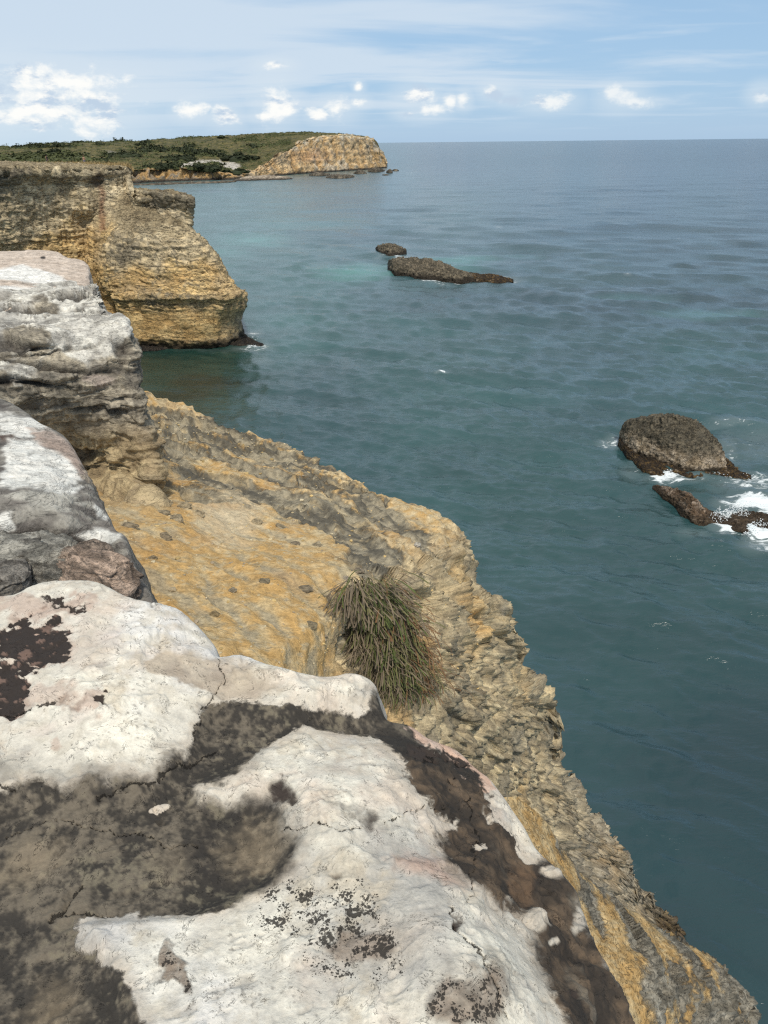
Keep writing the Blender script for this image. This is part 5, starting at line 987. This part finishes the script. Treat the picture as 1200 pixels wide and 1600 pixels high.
# ------------------------------------------------------------------ dry grass on the headland top
def blade(r, L, W, bend, seg=6):
    """one narrow grass blade starting at the origin, rising then arching over along +x"""
    V = []; t = np.linspace(0, 1, seg+1)
    ang = np.pi/2*.95-bend*t**1.1; x = np.concatenate([[0], np.cumsum(np.cos(ang[:-1]))])*L/seg; z = np.concatenate([[0], np.cumsum(np.sin(ang[:-1]))])*L/seg
    w = W*(1-t**2*.92); tw = r.uniform(-.6, .6)
    for i in range(seg+1):
        s_, c_ = math.sin(tw*t[i]*2), math.cos(tw*t[i]*2); V.append((x[i], w[i]*c_, z[i]+w[i]*s_)); V.append((x[i], -w[i]*c_, z[i]-w[i]*s_))
    F = [(2*i, 2*i+1, 2*i+3, 2*i+2) for i in range(seg)]
    return np.array(V), np.array(F)
M_dry = flat_mat('dry_grass', (.36, .26, .12), .9, .35, 2.0)
def dry_grass():
    r = np.random.default_rng(9); V = []; F = []; n = 0
    for _ in range(4600):
        px = r.uniform(-60, 200); Y = 92+48*r.random()**1.6 if px < 165 else r.uniform(94, 112)
        if fbm(np.array([[px*.06, Y*.1, 0]]), 1.0, 2, 3)[0] < -.28+.15*(px < 40): continue
        p = PZ(np.array(px), np.array(262.0), -2.6); p = PY(np.array(px, float), np.array(262.), Y); zt = 17.25 if Y < 120 else 17.0; p[2] = zt-.15
        for k in range(4):
            v, f = blade(r, r.uniform(.5, 1.15), .035, r.uniform(.3, 1.6), 3); a_ = r.random()*6.28; c, s_ = math.cos(a_), math.sin(a_)
            v = np.stack([v[:, 0]*c-v[:, 1]*s_, v[:, 0]*s_+v[:, 1]*c, v[:, 2]], -1)+p+r.normal(size=3)*np.array([.3, .3, 0]); V.append(v); F.append(f+n); n += len(v)
    tag(link('dry_grass', make_mesh('dry_grass', np.concatenate(V), np.concatenate(F), smooth=False), M_dry), kind='stuff', label='tall straw coloured grass along the headland top')
dry_grass()

# ------------------------------------------------------------------ two walkers on the cliff top
def person(loc, facing, pose, skin, top_c, bottom_c, hair_c, label, shirt):
    root = bpy.data.objects.new('person', None); COL.objects.link(root); root.location = loc; root.rotation_euler = (0, 0, facing); tag(root, label, 'person')
    J = {'pel': (0, 0, .95), 'spi': (0, .01, 1.15), 'che': (0, 0, 1.35), 'nec': (0, 0, 1.50), 'hd1': (0, -.01, 1.60), 'hd2': (0, -.01, 1.70)}
    Rr = {'pel': .135, 'spi': .115, 'che': .145, 'nec': .055, 'hd1': .085, 'hd2': .075}
    E = [('pel', 'spi'), ('spi', 'che'), ('che', 'nec'), ('nec', 'hd1'), ('hd1', 'hd2')]
    for s_, n_ in ((1, 'l'), (-1, 'r')):
        st = pose*s_
        J.update({'hip'+n_: (.09*s_, 0, .90), 'kne'+n_: (.10*s_, -.16*st, .50), 'ank'+n_: (.10*s_, -.18*st+.05, .08), 'toe'+n_: (.11*s_, -.18*st-.13, .03),
                  'sho'+n_: (.18*s_, 0, 1.42), 'elb'+n_: (.24*s_, .10*st, 1.15), 'wri'+n_: (.23*s_, .05*st-.12, .93), 'han'+n_: (.22*s_, .03*st-.18, .86)})
        Rr.update({'hip'+n_: .10, 'kne'+n_: .058, 'ank'+n_: .038, 'toe'+n_: .03, 'sho'+n_: .06, 'elb'+n_: .04, 'wri'+n_: .027, 'han'+n_: .032})
        E += [('pel', 'hip'+n_), ('hip'+n_, 'kne'+n_), ('kne'+n_, 'ank'+n_), ('ank'+n_, 'toe'+n_), ('che', 'sho'+n_), ('sho'+n_, 'elb'+n_), ('elb'+n_, 'wri'+n_), ('wri'+n_, 'han'+n_)]
        for k in range(5):
            J['f%d' % k+n_] = (J['han'+n_][0]+(.016*(k-2)), J['han'+n_][1]-.02, J['han'+n_][2]-.08+.01*abs(k-2)); Rr['f%d' % k+n_] = .008; E.append(('han'+n_, 'f%d' % k+n_))
    keys = list(J); me = bpy.data.meshes.new('body'); me.from_pydata([J[k] for k in keys], [(keys.index(a_), keys.index(b)) for a_, b in E], [])
    ob = bpy.data.objects.new('body', me); COL.objects.link(ob); sk_ = ob.modifiers.new('skin', 'SKIN'); sv = me.skin_vertices[0].data
    for i, k in enumerate(keys): sv[i].radius = (Rr[k], Rr[k]*(.72 if k in ('pel', 'spi', 'che') else 1)); sv[i].use_root = (k == 'pel')
    ob.modifiers.new('sub', 'SUBSURF').levels = 1; dg = bpy.context.evaluated_depsgraph_get(); ev = bpy.data.meshes.new_from_object(ob.evaluated_get(dg)); bpy.data.objects.remove(ob)
    ev.materials.clear(); ev.materials.append(flat_mat('skin_tone', skin, .6, .1)); ob = bpy.data.objects.new('body', ev); COL.objects.link(ob); ob.parent = root
    def wrap(name, zs, rx, ry, c, y0=0.0, x0=0.0):
        V = []; n = 14
        for zz, a_, b in zip(zs, rx, ry):
            for k in range(n): th = 2*math.pi*k/n; V.append((x0+a_*math.cos(th), y0+b*math.sin(th), zz))
        F = [(i*n+k, i*n+(k+1) % n, (i+1)*n+(k+1) % n, (i+1)*n+k) for i in range(len(zs)-1) for k in range(n)]
        o = link(name, make_mesh(name, np.array(V), np.array(F)), flat_mat(name+'_cloth', c, .9, .15)); o.parent = root; return o
    wrap('shorts', (.62, .75, .90, 1.02), (.21, .21, .20, .165), (.20, .18, .155, .135), bottom_c)
    if shirt: wrap('shirt', (.98, 1.10, 1.25, 1.38, 1.47), (.19, .175, .19, .215, .09), (.15, .14, .15, .145, .08), top_c)
    wrap('hair', (1.50 if shirt else 1.62, 1.62, 1.72, 1.79, 1.805), (.075, .105, .105, .06, .005), (.07, .105, .115, .06, .005), hair_c, .03)
    for s_ in (1, -1): wrap('eye', (1.648, 1.656, 1.664), (.006, .012, .004), (.004, .008, .003), (.03, .025, .02), -.09, .032*s_)
    wrap('nose', (1.60, 1.615, 1.65), (.010, .016, .006), (.012, .02, .006), skin, -.095)
    return root
pa = PY(np.array(75.), np.array(258.3), 150.0); pb = PY(np.array(133.), np.array(260.5), 140.0)
person(pa, 1.2, .5, (.30, .17, .11), (.03, .03, .035), (.03, .03, .04), (.02, .015, .012), 'person with long dark hair in dark clothes walking on the headland top', True)
person(pb, -2.3, -.8, (.42, .24, .16), (.4, .2, .2), (.09, .10, .16), (.10, .06, .03), 'bare chested person in dark shorts walking near the headland edge', False)
M_soil = vc_rock('plateau_soil', 5.0, 1.0, .1)
def plateau():
    r_ = [(-55,-20),(-40,20),(-36,45),(-50,72),(-62,90),(-95,120),(-140,170),(-200,260)]; rows = []
    for k, (x, yy) in enumerate(r_):
        e_ = np.array([x, yy, 17.6 if yy < 100 else 16.9]); rows.append(np.array([e_+np.array([-250, 60, 1.0]), e_+np.array([-60, 15, 0]), e_+np.array([-10, 2, 0]), e_, e_+np.array([1.5, -.5, -6]), e_+np.array([3, -1, -18.5])]))
    P = loft(rows, 60, 90, wmin=2); a_ = fbm(P, .2, 4, 300); P = P+np.stack([a_*.4, a_*0, a_*.5], -1); col = lerp(C(.30, .24, .14), C(.42, .36, .24), sst(a_, -.3, .3))
    tag(link_grid('plateau', P, col.reshape(-1, 3), M_soil), kind='structure')
    # ground of the headland top behind its edge, out to where the walkers are
    gx = np.linspace(-190, -32, 90); gy = np.linspace(104, 260, 90); X, Y = np.meshgrid(gx, gy); lim = -32-(Y-104)*.62
    X = np.minimum(X, lim+0*X); Z = 16.95+.10*fbm(np.stack([X, Y, X*0], -1), .15, 3, 7)-.25*sst(Y, 100, 150)-18.0*sst(X, lim-.4, lim-.05)*(np.abs(X-lim) < .01)
    P = np.stack([X, Y, Z], -1); col = lerp(C(.30, .23, .13), C(.40, .34, .22), sst(fbm(P, .3, 3, 8), -.3, .3)); tag(link_grid('headland_top', P, col.reshape(-1, 3), M_soil), kind='structure')
plateau()

# ------------------------------------------------------------------ grass tuft hanging on the spur
M_gr = [flat_mat('green_grass', (.075, .095, .025), .7, .45, 6), flat_mat('olive_grass', (.105, .10, .04), .75, .35, 6), flat_mat('dead_grass', (.135, .105, .07), .85, .35, 6), flat_mat('rust_grass', (.19, .105, .05), .85, .35, 6)]
def tuft():
    r = np.random.default_rng(12); crown = PY(np.array(600.), np.array(925.), 5.3)
    root = bpy.data.objects.new('grass_tuft', None); COL.objects.link(root); root.location = crown; tag(root, 'large tuft of long drooping green and dead brown grass hanging over the cliff slope', 'grass tuft')
    flat = SLOPE_P.reshape(-1, 3); SX, SY, SZ = PROJ(flat); sel = (np.abs(SX-605) < 160) & (np.abs(SY-1000) < 190); flat = flat[sel]; SX = SX[sel]; SY = SY[sel]; SD = np.linalg.norm(flat-CAMP, axis=1)
    def on(px, py):
        m = (SX-px)**2+(SY-py)**2; i = np.argpartition(m, 6)[:6]; return flat[i[np.argmin(SD[i])]]
    protos = []
    for k in range(24):
        L = r.uniform(.55, .95); bd = r.uniform(2.0, 2.75); v, f = blade(r, L, r.uniform(.0012, .0028), bd, 10); v[:, 1] += np.linspace(0, 1, len(v))**2*r.uniform(-.22, .22)
        protos.append((make_mesh('blade', v, f, smooth=False), v, f))
    mats = {}
    def get(k, m):
        if (k, m) not in mats:
            me = protos[k][0].copy(); me.materials.append(M_gr[m]); mats[(k, m)] = me
        return mats[(k, m)]
    extra = {m: ([], [], 0) for m in range(4)}
    for i in range(5600):
        q = r.random(); t = r.random()**1.25
        px = 578+t*54+r.normal(0, 17+9*t); py = 938+t*148+r.normal(0, 10)          # root line running down the fall line
        p = on(px, py); base = p-crown+np.array([0, -.02, -.02])
        side = (px-(578+t*54))/34.0
        az = math.atan2(-1, .30+side*.45)+r.normal(0, .30)
        right = px+r.normal(0, 14)-(578+t*54)
        m = 3 if (right > 24 and r.random() < .75) else (0 if abs(right) < 22 and r.random() < .30 else (1 if r.random() < .4 else 2))
        if right < -22: m = 2 if r.random() < .8 else 1
        k = int(r.integers(24)); sc_ = r.uniform(.35, .85)*(1-.25*t)*(1 if i % 9 else 1.3)
        if i < 300:
            o = bpy.data.objects.new('blade', get(k, m)); COL.objects.link(o); o.parent = root; o.location = base+np.array([0, -.04, .05]); o.rotation_euler = (0, 0, az); o.scale = (sc_*.8, sc_, sc_)
        else:
            v = protos[k][1]*np.array([sc_*.8, sc_, sc_]); c, s_ = math.cos(az), math.sin(az); v = np.stack([v[:, 0]*c-v[:, 1]*s_, v[:, 0]*s_+v[:, 1]*c, v[:, 2]], -1)+base
            V, F, n = extra[m]; V.append(v); F.append(protos[k][2]+n); extra[m] = (V, F, n+len(v))
    for m, nm in enumerate(('green_blades', 'olive_blades', 'dead_blades', 'rusty_stems')):
        V, F, n = extra[m]
        if V: o = link(nm, make_mesh(nm, np.concatenate(V), np.concatenate(F), smooth=False), M_gr[m]); o.parent = root; o['kind'] = 'stuff'
tuft()

# ------------------------------------------------------------------ boulders wedged behind the front ledge and loose stones on the slope
def stone_mesh(name, seed, colr, sub=4, squash=(1, .8, .5), rough=.25):
    bm_ = bpy.data.meshes.new('t'); import bmesh
    b = bmesh.new(); bmesh.ops.create_icosphere(b, subdivisions=sub, radius=1.0); V = np.array([v.co[:] for v in b.verts]); F = np.array([[v.index for v in f.verts] for f in b.faces]); b.free()
    w = worley(V*1.6+seed, seed); d = 1+rough*(1.0*fbm(V, .9, 3, seed)+.8*w[0]+.3*(w[1]-.5)+.5*fbm(V, 3, 5, seed+1)+.25*fbm(V, 5, 4, seed+4, ridge=True)*(sub > 3)); V2 = V*d[:, None]; V2 = np.sign(V2)*np.abs(V2)**.85*np.array(squash)
    n = fbm(V, 2.5, 6, seed+2); c = lerp(np.array(colr)*.5, np.array(colr)*1.3, sst(n, -.3, .3)); c = lerp(c, np.array([.09, .08, .07]), (sst(-w[2], -.06, 0)*.7+sst(fbm(V, 4, 5, seed+8), .2, .4)*.5)*(sub > 3))
    return make_mesh(name, V2, F, c, smooth=sub > 3)
def put_stone(px, py, Y, size, seed, colr, label, name='boulder', cat='boulder', squash=(1, .8, .55), sub=6, sink=.3, mat=None, rot=None, group=None, dz=None, rough=.25):
    me = stone_mesh(name, seed, colr, sub, squash, rough); p = PY(np.array(px, float), np.array(py, float), Y) if dz is None else PZ(np.array(px, float), np.array(py, float), dz)
    o = link(name, me, mat or M_mid); o.scale = (size,)*3; o.location = p-np.array([0, 0, size*squash[2]*sink]); o.rotation_euler = rot or (0.1, .1, seed*1.3); tag(o, label, cat, group); return o
put_stone(152, 893, 0, .205, 3, (.50, .37, .28), 'pink and tan cracked boulder wedged right behind the white front ledge', dz=-1.86, squash=(1, .55, .55), rot=(0, .1, -.35))
put_stone(130, 868, 0, .13, 5, (.40, .31, .24), 'pinkish tan stone sitting just above the larger cracked boulder', dz=-1.86, squash=(1, .6, .6), rot=(.1, 0, .5))
put_stone(85, 893, 0, .13, 7, (.27, .25, .21), 'small dark grey boulder left of the pink cracked boulder', dz=-1.88, squash=(1, .7, .6))
put_stone(25, 868, 0, .27, 9, (.36, .34, .29), 'pale grey boulder at the left edge behind the front ledge', dz=-1.86, squash=(1, .7, .5), rot=(0, 0, .2))
put_stone(5, 905, 0, .16, 11, (.30, .27, .23), 'grey brown boulder at the left edge, half under the front ledge', dz=-1.80, squash=(1, .7, .5))
def slope_stones():
    r = np.random.default_rng(21); flatp = SLOPE_P.reshape(-1, 3); X, Y, Z = PROJ(flatp); d = np.linalg.norm(flatp-CAMP, axis=1)
    def at(px, py):
        m = (X-px)**2+(Y-py)**2; i = np.argpartition(m, 14)[:14]; return flatp[i[np.argmin(d[i])]]
    named = [(652,848,.055,(.72,.70,.66),(1,.9,.8),'white rounded pebble on the brow of the ochre slope'),(607,826,.10,(.26,.24,.2),(1,.7,.4),'flat grey stone on the brow above the grass tuft'),
             (478,918,.10,(.20,.18,.15),(1,.6,.25),'dark flat slate lying on the ochre slope left of the grass tuft'),(485,973,.075,(.24,.22,.16),(1,.8,.3),'small grey green stone on the ochre slope beside the grass'),
             (252,797,.13,(.27,.24,.18),(1,.4,.2),'long thin slate lying under the block at the top of the slope'),(288,790,.13,(.40,.33,.22),(1,.7,.4),'tan angular stone on the pale patch of the slope'),(310,800,.11,(.38,.32,.22),(1,.6,.35),'tan flat stone right of the angular one on the pale patch'),
             (275,810,.12,(.33,.28,.2),(1,.7,.4),'brown chipped stone below the angular tan one'),(205,820,.12,(.22,.19,.15),(1,.6,.3),'dark slate at the inner left edge of the slope'),(258,835,.12,(.25,.21,.16),(1,.6,.3),'grey brown slab in the middle left of the slope'),
             (405,815,.09,(.42,.36,.25),(1,.8,.5),'tan lump beside the pale patch of the slope'),(440,822,.15,(.30,.27,.2),(1,.35,.14),'long dark slate rib in the middle of the slope'),(462,846,.08,(.22,.2,.17),(1,.7,.3),'small dark slate chip right of the pale patch'),
             (362,921,.05,(.48,.42,.32),(1,.9,.6),'small pale stone low on the ochre slope'),(335,958,.05,(.44,.33,.17),(1,.9,.6),'small ochre clod near the bottom of the slope'),(500,850,.08,(.38,.34,.25),(1,.8,.4),'pale flat stone right of the middle of the slope'),
             (563,892,.07,(.24,.22,.2),(1,.8,.6),'grey stone tucked above the grass tuft'),(545,905,.06,(.5,.46,.42),(1,.6,.4),'whitish chip at the upper left of the grass tuft'),(410,905,.06,(.30,.27,.2),(1,.7,.3),'grey chip in the lower middle of the slope'),(238,868,.06,(.3,.24,.16),(1,.8,.5),'brown stone on the left part of the slope')]
    for k, (px, py, s_, c, sq, lab) in enumerate(named):
        p = at(px, py); c = tuple(q*.55+w*.45 for q, w in zip(c, (.42, .32, .18))); me = stone_mesh('stone', 40+k, c, 3, (sq[0], sq[1], sq[2]*.7), .45); o = link('stone', me, M_stone); s_ = s_*.72; o.scale = (s_,)*3; o.location = p+np.array([0, 0, s_*sq[2]*.2]); o.rotation_euler = (r.uniform(.1, .35), r.uniform(-.1, .3), r.uniform(-.9, -.1)); tag(o, lab, 'stone')
    # gravel: thousands of small chips
    m = (SLX > 150) & (SLX < 760) & (SLY > 640) & (SLY < 1080); idx = np.argwhere(m); N = 4200; sel = idx[r.choice(len(idx), N)]
    base = [stone_mesh('g', 70+k, (1, 1, 1), 1 if k < 1 else 1, (1, .8, .45), .4) for k in range(4)]; VV = []; FF = []
    for b in base:
        v = np.empty(len(b.vertices)*3, np.float32); b.vertices.foreach_get('co', v); f = np.empty(len(b.polygons)*3, np.int32); b.polygons.foreach_get('vertices', f); VV.append(v.reshape(-1, 3)); FF.append(f.reshape(-1, 3))
    V = []; F = []; Cc = []; n = 0; pal = [(.46, .37, .22), (.56, .48, .32), (.42, .34, .22), (.40, .29, .13), (.33, .27, .19), (.55, .40, .18)]
    for q, (i, j) in enumerate(sel):
        p = SLOPE_P[i, j]; dep = np.linalg.norm(p-CAMP); s_ = dep/1150*(.5+r.gamma(1.1, .75)); s_ = min(s_, .04); k = q % 4; a_ = r.random()*6.28; c, sn = math.cos(a_), math.sin(a_); v = VV[k]*s_
        v = np.stack([v[:, 0]*c-v[:, 1]*sn, v[:, 0]*sn+v[:, 1]*c, v[:, 2]], -1)+p+np.array([0, 0, s_*.15]); V.append(v); F.append(FF[k]+n); n += len(v); Cc.append(np.tile(np.array(pal[int(r.integers(6))])*r.uniform(.8, 1.15), (len(v), 1)))
    tag(link('gravel', make_mesh('gravel', np.concatenate(V), np.concatenate(F), np.concatenate(Cc), smooth=False), M_stone), kind='stuff', label='loose stone chips strewn over the ochre slope')
slope_stones()

# ------------------------------------------------------------------ white water thrown up where waves break
M_spray = flat_mat('white_water', (.78, .82, .83), .6, .1, 3)
def spray():
    r = np.random.default_rng(33); V = []; F = []; n = 0
    t = (1+5**.5)/2; ico = np.array([(-1,t,0),(1,t,0),(-1,-t,0),(1,-t,0),(0,-1,t),(0,1,t),(0,-1,-t),(0,1,-t),(t,0,-1),(t,0,1),(-t,0,-1),(-t,0,1)])/1.9
    icf = np.array([(0,11,5),(0,5,1),(0,1,7),(0,7,10),(0,10,11),(1,5,9),(5,11,4),(11,10,2),(10,7,6),(7,1,8),(3,9,4),(3,4,2),(3,2,6),(3,6,8),(3,8,9),(4,9,5),(2,4,11),(6,2,10),(8,6,7),(9,8,1)])
    for (cx, cy, rx, ry, cnt, zmax, sz) in ((1120,812,22,10,420,.9,.045),(1150,805,24,12,500,1.0,.045),(1185,828,30,10,420,.8,.045),(1170,790,34,6,260,.35,.04),(1046,740,14,6,160,.35,.04),(1120,745,36,6,240,.35,.04),(1165,745,22,8,160,.3,.04),
                                           (398,530,14,5,120,.7,.07),(672,438,18,2,90,.4,.12),(760,434,30,3,110,.4,.12)):
        for _ in range(int(cnt*1.2)):
            a_ = r.random()*6.28; q = r.random()**.6; p = PZ(np.array(cx+rx*q*math.cos(a_)), np.array(cy+ry*q*math.sin(a_)), -EYE); p = p+np.array([0, 0, zmax*r.random()**2.2*(1-q)+.02]); s_ = sz*r.uniform(.2, .62)
            V.append(ico*s_*np.array([1.4, 1, .9])+p); F.append(icf+n); n += 12
    tag(link('sea_spray', make_mesh('sea_spray', np.concatenate(V), np.concatenate(F), smooth=True), M_spray), kind='stuff', label='white spray and broken water around the rocks')
spray()
for me in list(bpy.data.meshes):
    if me.users == 0: bpy.data.meshes.remove(me)
